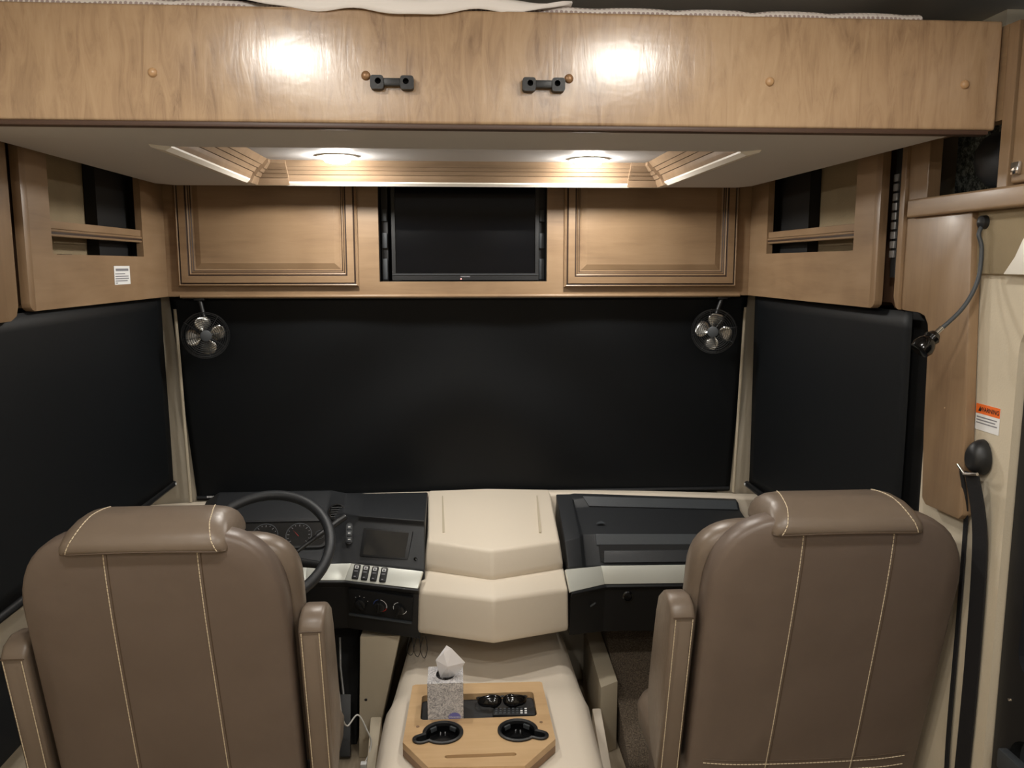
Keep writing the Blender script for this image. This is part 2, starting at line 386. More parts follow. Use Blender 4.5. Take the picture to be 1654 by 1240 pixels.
for sx, cx in ((-1, RX0), (1, RX1)):
    b = B().mat('moulding'); offp = [(i-.004+.008, h-.010) for i, h in pr_]; offp = [(pr_[0][0]-.006, -.006)]+offp
    for axis in (0, 1):
        r0 = []; r1 = []
        for ins, h in offp:
            mx_, my_ = cx-sx*ins, RY1-ins
            r0.append((mx_, my_, 1.905+h)); r1.append((cx-sx*.125, my_, 1.905+h) if axis == 0 else (mx_, RY1-.105, 1.905+h))
        for r_ in (r0, r1): r_.append((r_[-1][0], r_[-1][1], 1.966)); r_.append((r_[0][0], r_[0][1], 1.966))
        b.loft([r0, r1])
    b.out('corner_block', None, bk, 30)
# mattress and sheet on top of the bunk
mt = B().mat('mattress'); rings = []
xs = [(-.90)+1.80*k/60 for k in range(61)]
for prof_t in range(9):
    a = R(-90+180*prof_t/8)
    ring = []
    for x in xs:
        tuft = .75+.25*abs(math.sin((x+.05)*math.pi/.155))**0.5
        ring.append((x, BY+.06-.028*math.cos(a)*tuft, 2.116+.017*math.sin(a)*tuft))
    rings.append(ring)
top = [[(x, 2.62, r[0][2]) for x in xs] for r in (rings[-1], rings[0])]
mt.loft([top[1]]+rings+[top[0]], closed=False)
tag(mt.out('mattress', None, None, 60), 'white dotted mattress lying on top of the bunk', 'mattress')
sh = B().mat('sheet'); rows = []
for j in range(8):
    row = []
    for k in range(41):
        x = -.42+.64*k/40; tpr = math.sin(math.pi*k/40)**.7
        drape = (.004+.030*tpr)*(j/7)
        a = j/7
        y = BY+.035-.048*min(1, a*1.7)*tpr; z = 2.132+.010*math.sin(k*.5)*.4-(.034*tpr)*max(0, a-.45)/.55+.002*math.sin(k*.9+j)
        if j == 0: y = BY+.12
        row.append((x, y, z))
    rows.append(row)
sh.loft(rows, closed=False)
so = sh.out('bed_sheet', None, None, 60); so.modifiers.new('th', 'SOLIDIFY').thickness = .003
tag(so, 'white bed sheet corner draped over the top edge of the bunk', 'sheet')

def downlight(x, y, z, lens, label, r=.036, group=None):
    e = empty('downlight', (x, y, z)); tag(e, label, 'lamp', group)
    B().mat('white_trim').lathe([(r*1.45, 0), (r*1.42, -.004), (r*1.1, -.006), (r, -.003)], 32, Matrix.Translation((x, y, z))).out('trim_ring', None, e, 50)
    B().mat(lens).lathe([(r, -.003), (r*.97, -.010), (r*.82, -.017), (r*.5, -.021), (.0005, -.022)], 32, Matrix.Translation((x, y, z))).out('lens', None, e, 50)
    return e
downlight(-.345, 2.52, 1.966, 'bunk_lens', 'lit round lamp under the bunk, in front of the driver seat', .042)
downlight(.400, 2.54, 1.966, 'bunk_lens', 'lit round lamp under the bunk, in front of the passenger seat', .042)
# living-room ceiling lamps behind / above the viewer (first two pairs glare on the bunk face; third pair is added unseen fill)
for x, y, n in ((-.44, .93, 'first left'), (.46, .93, 'first right'), (-.48, -.18, 'second left'), (.47, -.18, 'second right'), (-.46, -1.4, 'added fill, third left'), (.46, -1.4, 'added fill, third right')):
    downlight(x, y, 2.2, 'ceil_lens', 'lit round ceiling lamp behind the bunk, %s of the two rows' % n, .058, 'living room ceiling lamps')

# ------------------------------------------------------------------ front overhead cabinet
FY = 2.87; LX = -.968; RX = 1.024
fc = empty('overhead_cabinet', (0.03, FY+.1, 1.545)); tag(fc, 'maple overhead cabinet across the windscreen with two raised-panel doors', 'cabinet')
B().mat('woodX').holed([(LX, 1.545), (RX, 1.545), (RX, 2.12), (LX, 2.12)], [[(-.262, 1.594), (.312, 1.594), (.312, 2.00), (-.262, 2.00)]], FY, FY+.02, 'XZ').out('face_frame', None, fc)
B().mat('woodX').box(LX, RX, FY+.02, 3.08, 1.545, 1.56).out('bottom_panel', None, fc)
ni = B().mat('black_mat')
ni.box(-.262, .312, FY+.14, FY+.15, 1.594, 2.0).box(-.275, -.262, FY+.02, FY+.15, 1.58, 2.0).box(.312, .325, FY+.02, FY+.15, 1.58, 2.0).box(-.262, .312, FY+.02, FY+.15, 1.58, 1.594)
ni.out('television_niche', None, fc)
B().mat('woodX').tube([(LX+.04, FY-.002, 1.545), (RX-.03, FY-.002, 1.545)], .006, 8).out('bottom_bead', None, fc, 50)
def raised_door(parent, x0, x1, z0, z1, y, nrm=-1):
    P = lambda a, b, h: Vector((a, y+nrm*h, b))
    pan = B().mat('woodX')
    pan.sweep_rect([(.060, .010), (.078, .016)], (x0, x1, z0, z1), P)
    pan.add([P(x0+.078, z0+.078, .016), P(x1-.078, z0+.078, .016), P(x1-.078, z1-.078, .016), P(x0+.078, z1-.078, .016)], [[0, 1, 2, 3]])
    pan.sweep_rect([(.060, .010), (.058, .0), (.0, .0)], (x0, x1, z0, z1), P)
    d = pan.out('door', None, parent)
    pr = [(.0, .0), (.0, .014), (.005, .019), (.008, .0175), (.011, .016), (.0135, .020), (.036, .021), (.038, .0175), (.041, .0185), (.045, .0165), (.0475, .0135), (.051, .0140), (.054, .0105), (.060, .009)]
    mm = ['woodX', 'woodX', 'woodX', 'woodX', 'glaze', 'glaze', 'woodX', 'glaze', 'glaze', 'woodX', 'woodX', 'glaze', 'woodX']
    mm = ['woodX', 'woodX', 'woodX', 'glaze', 'glaze', 'woodX', 'glaze', 'glaze', 'woodX', 'glaze', 'woodX', 'glaze', 'woodX']
    B().sweep_rect(pr, (x0, x1, z0, z1), P, mm).out('door_moulding', None, d, 20)
    return d
raised_door(fc, -.928, -.331, 1.578, 1.99, FY)
raised_door(fc, .370, .975, 1.574, 1.99, FY)
# television
tv = empty('television', (.026, 2.94, 1.600)); tag(tv, 'black flat television in the niche between the two cabinet doors', 'television')
T0, T1 = -.222, .288
B().mat('black').holed([(T0, 1.598), (T1, 1.598), (T1, 1.93), (T0, 1.93)], [[(T0+.012, 1.622), (T1-.012, 1.622), (T1-.012, 1.918), (T0+.012, 1.918)]], 2.918, 2.934, 'XZ').out('bezel', None, tv)
B().mat('screen').box(T0+.012, T1-.012, 2.926, 2.934, 1.622, 1.918).out('screen', None, tv)
B().mat('black').box(T0+.01, T1-.01, 2.934, 2.965, 1.60, 1.925, .004).out('rear_shell', None, tv)
B().mat('charcoal').box(T0, T1, 2.915, 2.919, 1.6165, 1.6185).out('lower_bead', None, tv)
lg = B().mat('print')
for k in range(8): lg.box(.015+k*.0042, .0178+k*.0042, 2.9168, 2.918, 1.6085, 1.6125)
lg.out('maker_mark', None, tv)
B().mat('led_red').lathe([(.0022, 0), (.0001, .001)], 12, surf_tf((.016, 2.9175, 1.602), (0, -1, 0))).out('standby_light', None, tv)
for sx, x in ((-1, -.247), (1, .300)):
    b = B().mat('charcoal')
    e = empty('mounting_strip', (x, 2.93, 1.594)); tag(e, 'grey padded mounting strip at the %s of the television' % ('driver side' if sx < 0 else 'passenger side'), 'bracket')
    B().mat('black').box(x-.011, x+.011, 2.94, 2.955, 1.594, 1.98).out('rail', None, e)
    for (z0, z1) in ((1.600, 1.672), (1.708, 1.760), (1.80, 1.84)):
        B().mat('charcoal').box(x-.009, x+.009, 2.928, 2.94, z0, z1, .002).out('pad', None, e, 40)

# ------------------------------------------------------------------ side cabinets
def side_cab(sx, X, label, y_near, oy0, oy1, oz):
    """sx -1 left, +1 right; face plane X looking to the cab"""
    e = empty('side_cabinet', (X+sx*.08, (y_near+FY)/2, 1.545)); tag(e, label, 'cabinet')
    xb = X+sx*.02
    B().mat('woodY').holed([(y_near, 1.545), (FY, 1.545), (FY, 2.12), (y_near, 2.12)], [[(oy0, oz), (oy1, oz), (oy1, 1.93), (oy0, 1.93)]], min(X, xb), max(X, xb), 'YZ').out('face_frame', None, e)
    # near end stile with rounded scroll foot
    foot = [(y_near+.010, 2.12), (y_near-.018, 2.12)] + [(y_near-.018+.03*0, 1.57)] + [(y_near-.018+.022*(1-math.cos(R(a))), 1.563-.018*math.sin(R(a))) for a in (0, 30, 60, 90)] + [(y_near+.010, 1.545)]
    B().mat('woodZ').prism(foot, X-sx*.0005, X+sx*.020, 'YZ', .002).out('end_stile', None, e, 40)
    ins = B().mat('wall_cloth')
    xo = X+sx*.085
    ins.box(min(xo, xo+sx*.01), max(xo, xo+sx*.01), oy0-.012, oy1+.06, oz-.05, 1.98); ins.out('back_panel', None, e)
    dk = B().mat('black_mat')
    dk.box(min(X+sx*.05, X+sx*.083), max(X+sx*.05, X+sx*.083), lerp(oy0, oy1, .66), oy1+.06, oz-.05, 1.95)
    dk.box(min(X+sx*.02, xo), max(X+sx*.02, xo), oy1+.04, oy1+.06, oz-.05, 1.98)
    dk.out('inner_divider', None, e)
    fl = B().mat('woodY').box(min(X+sx*.02, xo), max(X+sx*.02, xo), oy0-.012, oy1+.06, oz-.03, oz-.015).box(min(X+sx*.02, xo), max(X+sx*.02, xo), oy0-.012, oy0-.002, oz-.03, 1.98)
    fl.out('inner_floor', None, e)
    s = B().mat('woodY'); zt = 1.757
    s.box(min(X+sx*.006, xo), max(X+sx*.006, xo), oy0, oy1+.03, zt-.020, zt, .002)
    sh = s.out('shelf', None, e)
    g = B().mat('woodY').tube([(X+sx*.006, oy0, zt-.024), (X+sx*.006, oy1, zt-.024)], .0035, 8)
    g.mat('glaze').box(min(X+sx*.0035, X+sx*.02), max(X+sx*.0035, X+sx*.02), oy0, oy1, zt-.032, zt-.027)
    g.mat('woodY').tube([(X+sx*.007, oy0, zt-.035), (X+sx*.007, oy1, zt-.035)], .0035, 8)
    g.out('shelf_bead', None, sh, 40)
    B().mat('black').box(min(xo-sx*.012, xo), max(xo-sx*.012, xo), lerp(oy0, oy1, .40)-.03, lerp(oy0, oy1, .40)+.03, oz-.015, oz+.003).out('outlet_plate', None, e)
    B().mat('woodY').box(min(X+sx*.021, X+sx*.175), max(X+sx*.021, X+sx*.175), 2.095, FY, 1.546, 1.557).out('bottom_panel', None, e)
    return e
side_cab(-1, LX, 'maple side cabinet with open shelf and a white sticker above the driver window', 1.975, 2.085, 2.672, 1.676)
side_cab(1, RX, 'maple side cabinet with open shelf above the passenger window', 1.995, 2.105, 2.712, 1.687)
# white notice on the driver side cabinet
st = B().mat('paper'); tf = surf_tf((LX+.0005, 2.492, 1.621), (1, 0, 0))
st.box(-.057, .057, -.0265, .0265, 0, .0006, tf=tf); st.mat('print')
st.box(-.045, .046, .012, .019, .0006, .0009, tf=tf)
for zz, a, b_ in ((.004, -.05, .02), (-.003, -.05, .045), (-.0095, -.05, .046), (-.016, -.05, .036), (-.022, -.05, -.035)): st.box(a, b_, zz-.0014, zz+.0014, .0006, .0009, tf=tf)
tag(st.out('notice_sticker'), 'small white notice sticker with grey print on the driver side cabinet', 'sticker')

# rear wood panels next to the driver side cabinet
b = empty('wood_panel', (LX-.03, 1.85, 1.53)); tag(b, 'maple end panel at the left edge behind the driver side cabinet', 'panel')
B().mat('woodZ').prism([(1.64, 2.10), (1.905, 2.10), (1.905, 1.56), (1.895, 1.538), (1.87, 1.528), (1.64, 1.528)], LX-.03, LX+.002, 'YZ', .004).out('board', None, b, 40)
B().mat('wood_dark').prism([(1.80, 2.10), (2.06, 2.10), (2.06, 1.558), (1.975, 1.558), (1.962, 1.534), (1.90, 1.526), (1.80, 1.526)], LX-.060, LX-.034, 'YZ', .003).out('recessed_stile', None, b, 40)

# ------------------------------------------------------------------ passenger side: wire duct gap, pillar panel, cubby and ledge
X2 = 1.045
pp = empty('pillar_panel', (X2+.02, 1.74, 1.12)); tag(pp, 'tall maple panel beside the passenger shade, running down to the seat top', 'panel')
arc = [(1.775-.035+.035*math.cos(R(a))+.0, 1.505+.035*math.sin(R(a))) for a in (0, 22, 45, 67, 90)]
outl = [(1.645, 1.757), (1.60, 1.135)] + [(1.60+.012, 1.122), (1.735, 1.118), (1.752, 1.130)] + [(1.765, 1.30), (1.772, 1.49)] + [(1.778, 1.52), (1.792, 1.537), (1.815, 1.543), (1.885, 1.545), (1.905, 1.556), (1.912, 1.58), (1.912, 1.757)]
B().mat('woodZ').prism(outl, X2, X2+.022, 'YZ', .004).out('board', None, pp, 40)
B().mat('woodZ').prism([(1.893, 2.10), (1.916, 2.10), (1.916, 1.575), (1.906, 1.552), (1.893, 1.545)], X2-.008, X2+.014, 'YZ', .004).out('end_stile', None, pp, 40)
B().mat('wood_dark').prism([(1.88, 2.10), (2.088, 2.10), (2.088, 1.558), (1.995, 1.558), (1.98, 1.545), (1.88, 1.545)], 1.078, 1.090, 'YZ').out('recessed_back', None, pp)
wd = empty('wire_duct', (1.074, 2.01, 1.66)); tag(wd, 'black slotted wire duct in the gap of the passenger side cabinets', 'duct')
B().mat('black_mat').box(1.0545, 1.0775, 1.925, 1.9725, 1.62, 1.95, .002).out('channel', None, wd)
for k in range(9):
    z = 1.668+k*.0225
    B().mat('steel').box(1.050, 1.0545, 1.950, 1.9715, z, z+.0165).out('tooth', None, wd)
cb = empty('cubby_cabinet', (1.10, 1.67, 1.757)); tag(cb, 'open maple cubby with a thick ledge and speckled back, above the entry door pillar', 'cabinet')
B().mat('woodY').box(1.030, 1.19, 1.28, 1.868, 1.757, 1.797, .005, 3).out('ledge', None, cb, 40)
B().mat('woodZ').box(X2, X2+.03, 1.815, 1.90, 1.797, 2.10, .002).out('stile', None, cb)
B().mat('woodZ').box(X2, X2+.03, 1.545, 1.575, 1.797, 2.10, .002).out('stile', None, cb)
B().mat('woodY').box(X2, X2+.03, 1.575, 1.815, 1.925, 2.10).out('top_rail', None, cb)
B().mat('granite').box(1.16, 1.17, 1.55, 1.90, 1.798, 1.95).out('back_panel', None, cb)
B().mat('granite').box(1.075, 1.17, 1.575, 1.90, 1.7975, 1.801).out('cubby_floor', None, cb)
bg = B().mat('black_soft'); rings = []
for k in range(7):
    a = R(-80+160*k/6); rr = math.cos(a)
    rings.append([(1.118+.034*rr*math.cos(2*math.pi*q/20), 1.66+.075*rr*math.sin(2*math.pi*q/20)+.006*k, 1.862+.060*math.sin(a)) for q in range(20)])
bg.loft(rings); tag(bg.out('pouch', None, None, 60), 'rounded black pouch stuffed in the speckled cubby', 'bag')
uc = empty('overhead_cabinet', (1.10, 1.3, 1.80)); tag(uc, 'maple wall cabinet cut off by the right edge of the photo', 'cabinet')
B().mat('woodZ').box(1.065, 1.19, 1.0, 1.545, 1.80, 2.19, .003).out('body', None, uc)
d = B().mat('woodZ').box(1.035, 1.058, 1.0, 1.522, 1.800, 2.12, .006, 3).out('door', None, uc, 40)
B().mat('chrome').box(1.027, 1.034, 1.49, 1.512, 1.815, 1.838, .002).out('hinge', None, d, 40)

# ------------------------------------------------------------------ shades
def cloth(name, fn, nu, nv, mat, parent=None, thick=.0015):
    b = B().mat(mat); b.loft([[fn(u/nu, v/nv) for u in range(nu+1)] for v in range(nv+1)], closed=False)
    o = b.out(name, None, parent, 80, fixn=False); o.modifiers.new('th', 'SOLIDIFY').thickness = thick; return o
fs = empty('roller_shade', (.03, 2.96, .80)); tag(fs, 'black windscreen roller shade pulled down behind the dashboard', 'shade')
def fsf(u, v):
    x0 = lerp(-.985, -.955, v); x1 = lerp(1.045, 1.035, v); x = lerp(x0, x1, u); z = lerp(1.542, .800, v); y = lerp(2.930, 3.015, v)
    m = math.sin(math.pi*u)*math.sin(math.pi*min(1, v*1.05))
    xx = x-.03
    y += m*(.016*math.sin(8*(math.sqrt(xx*xx+.02)*1.25+(1-v)*.8))+.002*math.sin(9*xx+2*v)+.002*math.sin(14*(math.sqrt(xx*xx+.02)*.8+(1-v)*.5)+1))
    return (x, y, z)
cloth('fabric', fsf, 90, 40, 'shade', fs)
B().mat('steel').box(-.93, .97, 2.895, 2.912, 1.536, 1.5445, .002).out('head_rail', None, fs, 40)
B().mat('black').tube([(-.955, 3.012, .806), (1.03, 3.012, .806)], .009, 10).out('bottom_bar', None, fs, 50)
mk = B()
tf = surf_tf((-.905, 3.0025, .812), (0, -1, .0))
mk.mat('white_mark')
for k in range(5): mk.box(-.012+k*.0055, -.0082+k*.0055, -.003, .003, 0, .0006, tf=tf)
mk.out('maker_mark', None, fs)
def side_shade(sx, X, y0, y1, label, zb):
    e = empty('roller_shade', (X, (y0+y1)/2, zb)); tag(e, label, 'shade')
    cloth('fabric', lambda u, v: (X+.003*math.sin(5*u+3*v), lerp(y0, y1, u), lerp(1.543, zb, v)), 24, 16, 'shade', e)
    B().mat('black').tube([(X, y0-.005, zb-.004), (X, y1+.012, zb-.004)], .011, 12).out('bottom_bar', None, e, 50)
    B().mat('white_mark').box(X-.002, X+.002, y1+.0, y1+.006, zb-.006, zb+.001, tf=Matrix.Translation((-sx*.011, 0, 0))).out('bar_tag', None, e)
    return e
ls = side_shade(-1, -.985, 1.70, 2.85, 'black roller shade over the driver side window', .905)
rs = side_shade(1, 1.050, 1.850, 2.86, 'black roller shade over the passenger side window', .865)
wf = B().mat('black_mat').box(1.085, 1.10, 1.79, 1.95, .80, 1.545, .004).out('window_channel', None, rs)
lab(wf, 'flat black window channel at the shade edge')

# ------------------------------------------------------------------ clip-on fans
def fan(loc, yaw, label, spin, mount):
    e = empty('clip_fan', loc); tag(e, label, 'fan', 'pair of cab fans')
    Rz = Matrix.Translation(loc) @ Matrix.Rotation(yaw, 4, 'Z') @ Matrix.Rotation(R(90), 4, 'X')    # local Z -> -Y
    cg = B().mat('black')
    for k in range(9):
        r = .024+.0065*k; zz = .030-.020*(k/8)**2
        cg.add(*ring_mesh(r, zz, .0009), tf=Rz)
    for k in range(4):
        r = .072-.0+.0*k; cg.add(*ring_mesh(.0755-.0015*abs(k-1.5), .006-.014*k, .0008), tf=Rz)
    for k in range(8):
        r = .030+.0065*k
        if k % 2 == 0: cg.add(*ring_mesh(r, -.042, .0007), tf=Rz)
    for k in range(8):
        a = 2*math.pi*k/8+.2; c_, s_ = math.cos(a), math.sin(a)
        p = [(.018, .031), (.045, .025), (.068, .014), (.0755, 0), (.0755, -.035), (.05, -.045), (.02, -.048)]
        bb = B(); bb.tube([(q[0]*c_, q[0]*s_, q[1]) for q in p], .0009, 5); cg.add(bb.v, bb.f, tf=Rz)
    cg.out('cage', None, e, 60)
    B().mat('charcoal').lathe([(.0001, .034), (.014, .034), (.0185, .032), (.0185, .028)], 24, Rz).out('badge', None, e, 40)
    B().mat('black').lathe([(.0001, .012), (.014, .012), (.016, .0), (.024, -.030), (.027, -.050), (.022, -.085), (.0001, -.088)], 24, Rz).out('motor', None, e, 40)
    for k in range(4):
        a0 = spin+k*math.pi/2; vs = []; fs_ = []; nu, nv = 8, 6
        for i in range(nu+1):
            rr = .014+.048*i/nu; hw = (.40+.75*math.sin(math.pi*min(1, .12+.80*i/nu)))*(.75 if i == nu else 1)
            for j in range(nv+1):
                s_ = j/nv-.5; a = a0+s_*hw*1.15; vs.append((rr*math.cos(a), rr*math.sin(a), .004+s_*.020+.003*math.cos(s_*3)))
        for i in range(nu):
            for j in range(nv): q = i*(nv+1)+j; fs_.append([q, q+1, q+nv+2, q+nv+1])
        bl = B().mat('blade').add(vs, fs_, tf=Rz).out('blade', None, e, 60, fixn=False); bl.modifiers.new('th', 'SOLIDIFY').thickness = .0012
    back = Rz @ Vector((0, 0, -.06))
    B().mat('black').tube(spline([back, back+Vector((0, .012, .04)), Vector(mount)], 6), .008, 10).out('mount_arm', None, e, 50)
    B().mat('black').box(mount[0]-.018, mount[0]+.018, mount[1]-.012, mount[1]+.012, mount[2]-.002, mount[2]+.010, .003).out('mount_foot', None, e, 40)
def ring_mesh(r, z, t, n=40, m=5):
    vs = []; fs = []
    for i in range(n):
        a = 2*math.pi*i/n
        for j in range(m):
            q = 2*math.pi*j/m; rr = r+t*math.cos(q); vs.append((rr*math.cos(a), rr*math.sin(a), z+t*math.sin(q)))
    for i in range(n):
        for j in range(m): fs.append([i*m+j, i*m+(j+1) % m, ((i+1) % n)*m+(j+1) % m, ((i+1) % n)*m+j])
    return vs, fs
fan((-.832, 2.80, 1.420), R(20), 'small metal-bladed cab fan in the driver side windscreen corner', R(100), (-.868, 2.88, 1.533))
fan((.885, 2.80, 1.424), R(-24), 'small metal-bladed cab fan in the passenger side windscreen corner', R(80), (.935, 2.88, 1.533))

# ------------------------------------------------------------------ dashboard
db = empty('dashboard', (.1, 2.75, .42)); tag(db, 'beige and black motorhome dashboard below the windscreen shade', 'dashboard')
def loftx(secs, mat, name, parent, bev=.004, smooth=30):
    """secs: [(x, [(y,z)...])] closed cross sections lofted along X"""
    bm = bmesh.new(); rings = []
    for x, p in secs:
        rings.append([bm.verts.new((x if len(q) == 2 else q[2], q[0], q[1])) for q in p])
    n = len(rings[0])
    for i in range(len(rings)-1):
        for k in range(n): bm.faces.new((rings[i][k], rings[i][(k+1) % n], rings[i+1][(k+1) % n], rings[i+1][k]))
    bm.faces.new(rings[0][::-1]); bm.faces.new(rings[-1])
    bmesh.ops.recalc_face_normals(bm, faces=list(bm.faces))
    if bev:
        ed = [e for e in bm.edges if len(e.link_faces) == 2 and e.calc_face_angle(0) > R(8)]
        bmesh.ops.bevel(bm, geom=ed, offset=bev, segments=3, profile=0.5, affect='EDGES', clamp_overlap=True)
    return B().mat(mat).bm(bm).out(name, None, parent, smooth)
# back rim, slightly bowed
secs = []
for k in range(15):
    x = lerp(-1.14, 1.17, k/14); zb = .822-.032*(x/1.1)**2
    secs.append((x, [(2.992, zb), (2.962, zb-.003), (2.952, zb-.012), (2.952, .44), (2.992, .44)]))
loftx(secs, 'dash_beige', 'top_rim', db, .004)
# driver pod
def clus(x, s=0): return (x, [(2.985, .815), (2.905, .856), (2.795, .788), (2.715, .700), (2.662, .674), (2.66, .60), (2.985, .60)])
def scr(x, fy, z1, zb, yb): return (x, [(2.985, .818), (2.96, .826), (fy, z1), (fy+.008, z1-.020), (yb, zb), (yb+.01, .60), (2.985, .60)])
loftx([(-.90, [(2.985, .80), (2.93, .815), (2.83, .780), (2.75, .700), (2.69, .674), (2.69, .60), (2.985, .60)]), clus(-.845), clus(-.455),
       (-.395, [(2.985, .817), (2.88, .851), (2.765, .812), (2.715, .735), (2.662, .674), (2.66, .60), (2.985, .60)]),
       scr(-.335, 2.722, .816, .673, 2.66), scr(-.112, 2.675, .808, .663, 2.602)], 'black_soft', 'driver_pod', db, .006)
# instrument glass
gn = Vector((0, -(.788-.700), (2.795-2.715))).normalized(); gup = Vector((0, .08, .088))
gl = B().mat('glass'); c0 = Vector((-.625, 2.755, .744))+gn*.002
tf = surf_tf(c0, gn)
gl.mat('black').holed(rrect(-.195, .185, -.052, .052, .03), [rrect(-.185, .175, -.045, .045, .025)], -.002, .006)
gl.v = [tf @ p for p in gl.v]
cl = gl.out('cluster_bezel', None, db, 40)
B().mat('mirror_screen').box(-.185, .175, -.046, .046, -.003, .001, tf=tf).out('cluster_face', None, cl)
for cx, rr in ((.083, .044), (-.030, .044), (-.13, .034), (.154, .016)):
    g = B().mat('mirror_screen').lathe([(rr, .0012), (.0001, .0014)], 32, tf @ Matrix.Translation((cx, -.004, 0)))
    g.mat('charcoal').lathe([(rr, .0012), (rr, .003), (rr*.94, .003), (rr*.94, .0012)], 32, tf @ Matrix.Translation((cx, -.004, 0)))
    g.mat('print')
    for k in range(13):
        a = R(220-260*k/12); L = .16 if k % 2 == 0 else .09
        g.add([(math.cos(a)*rr*(.88-L)-math.sin(a)*rr*.02, math.sin(a)*rr*(.88-L)+math.cos(a)*rr*.02, .0016), (math.cos(a)*rr*(.88-L)+math.sin(a)*rr*.02, math.sin(a)*rr*(.88-L)-math.cos(a)*rr*.02, .0016),
               (math.cos(a)*rr*.88+math.sin(a)*rr*.02, math.sin(a)*rr*.88-math.cos(a)*rr*.02, .0016), (math.cos(a)*rr*.88-math.sin(a)*rr*.02, math.sin(a)*rr*.88+math.cos(a)*rr*.02, .0016)], [[0, 1, 2, 3]], tf @ Matrix.Translation((cx, -.004, 0)))
    if rr == .044:
        g.mat('red_mark').add([(-.001, -.004, .002), (.001, -.004, .002), (-.022, .020, .002)], [[0, 1, 2]], tf @ Matrix.Translation((cx, -.004, 0)))
    g.out('gauge', None, cl, 40)
# round air vent
vt = surf_tf((-.418, 2.794, .806), (.1, -.80, .60))
v_ = B().mat('black').lathe([(.032, .0), (.032, .009), (.027, .012), (.024, .008), (.023, .002)], 32, vt).out('air_vent', None, db, 40)
B().mat('chrome').lathe([(.0245, .0085), (.0262, .0115), (.0272, .0112)], 32, vt).out('vent_ring', None, v_, 40)
vv = B().mat('black_gloss').lathe([(.023, .003), (.0001, .003)], 24, vt)
for k in range(-2, 3): vv.mat('black').box(-.021, .021, k*.008-.0012, k*.008+.0012, .002, .009, tf=vt)
vv.out('vent_louvre', None, v_)
# upright three-button switch
bt = surf_tf((-.367, 2.712, .757), (.05, -.86, .50))
s3 = B().mat('black').bm((lambda: (lambda bm: bm)(bmesh.new()))()) if False else B().mat('black')
s3.prism(rrect(-.011, .011, -.036, .036, .011), 0, .005); s3.v = [bt @ p for p in s3.v]
s3o = s3.out('button_strip', None, db, 40)
for k in (-1, 0, 1):
    B().mat('charcoal').box(-.008, .008, k*.021-.0088, k*.021+.0088, .005, .0075, .002, tf=bt).mat('white_mark').box(-.004, .004, k*.021-.001, k*.021+.002, .0075, .0079, tf=bt).out('button', None, s3o, 40)
# screen unit
def P3(px): return Vector(px)
q = [Vector((-.317, 2.706, .779)), Vector((-.152, 2.673, .773)), Vector((-.168, 2.6335, .688)), Vector((-.329, 2.665, .694))]
nn = (q[1]-q[0]).cross(q[3]-q[0]).normalized()
if nn.y > 0: nn = -nn
su = B().mat('black').hexa([p-nn*.008 for p in q], [p+nn*.005 for p in q], .003).out('display_unit', None, db, 40)
c = sum(q, Vector())/4
qq = [c+(p-c)*.86+nn*.0055 for p in q]
B().mat('mirror_screen').hexa([p-nn*.002 for p in qq], qq).out('display_screen', None, su)
kt = surf_tf(q[2].lerp(q[3], -.16)+Vector((0, 0, .006))+nn*.001, nn)
B().mat('black_gloss').lathe([(.006, 0), (.0055, .006), (.0001, .007)], 16, kt).out('display_knob', None, su, 50)
# silver trim bands, driver and passenger
def band(pts_top, pts_bot, name, mat, depth=.012, lip=.0):
    b = B().mat(mat)
    for i in range(len(pts_top)-1):
        a0, a1, b0, b1 = [Vector(p) for p in (pts_top[i], pts_top[i+1], pts_bot[i], pts_bot[i+1])]
        n = (a1-a0).cross(b0-a0).normalized()
        if n.y > 0: n = -n
        b.hexa([b0-n*depth, b1-n*depth, a1-n*depth, a0-n*depth], [b0, b1, a1, a0], .0015)
    return b.out(name, None, db, 30)
bd = band([(-.90, 2.672, .676), (-.50, 2.655, .675), (-.355, 2.652, .675), (-.118, 2.588, .666)], [(-.90, 2.640, .634), (-.50, 2.622, .632), (-.375, 2.618, .631), (-.134, 2.553, .622)], 'silver_trim', 'silver')
band([(.352, 2.606, .654), (.477, 2.647, .647), (1.02, 2.647, .640)], [(.362, 2.560, .594), (.488, 2.634, .588), (1.02, 2.634, .581)], 'silver_trim', 'silver')
# lip and lower panels
def low(p, name, mat, parent=db): return loftx(p, mat, name, parent, .004)
low([(-.90, [(2.646, .634), (2.634, .629), (2.66, .60), (2.69, .42), (2.90, .42), (2.90, .64)]), (-.375, [(2.622, .632), (2.612, .624), (2.638, .600), (2.672, .44), (2.90, .44), (2.90, .64)]), (-.130, [(2.558, .622), (2.548, .614), (2.576, .592), (2.605, .425), (2.90, .42), (2.90, .64)])], 'lower_panel', 'black')
low([(.366, [(2.565, .594), (2.556, .586), (2.585, .565), (2.61, .42), (2.90, .42), (2.90, .62)]), (.492, [(2.639, .588), (2.628, .578), (2.655, .560), (2.675, .40), (2.90, .40), (2.90, .62)]), (1.03, [(2.639, .581), (2.628, .571), (2.655, .553), (2.675, .39), (2.90, .39), (2.90, .62)])], 'lower_panel', 'black')
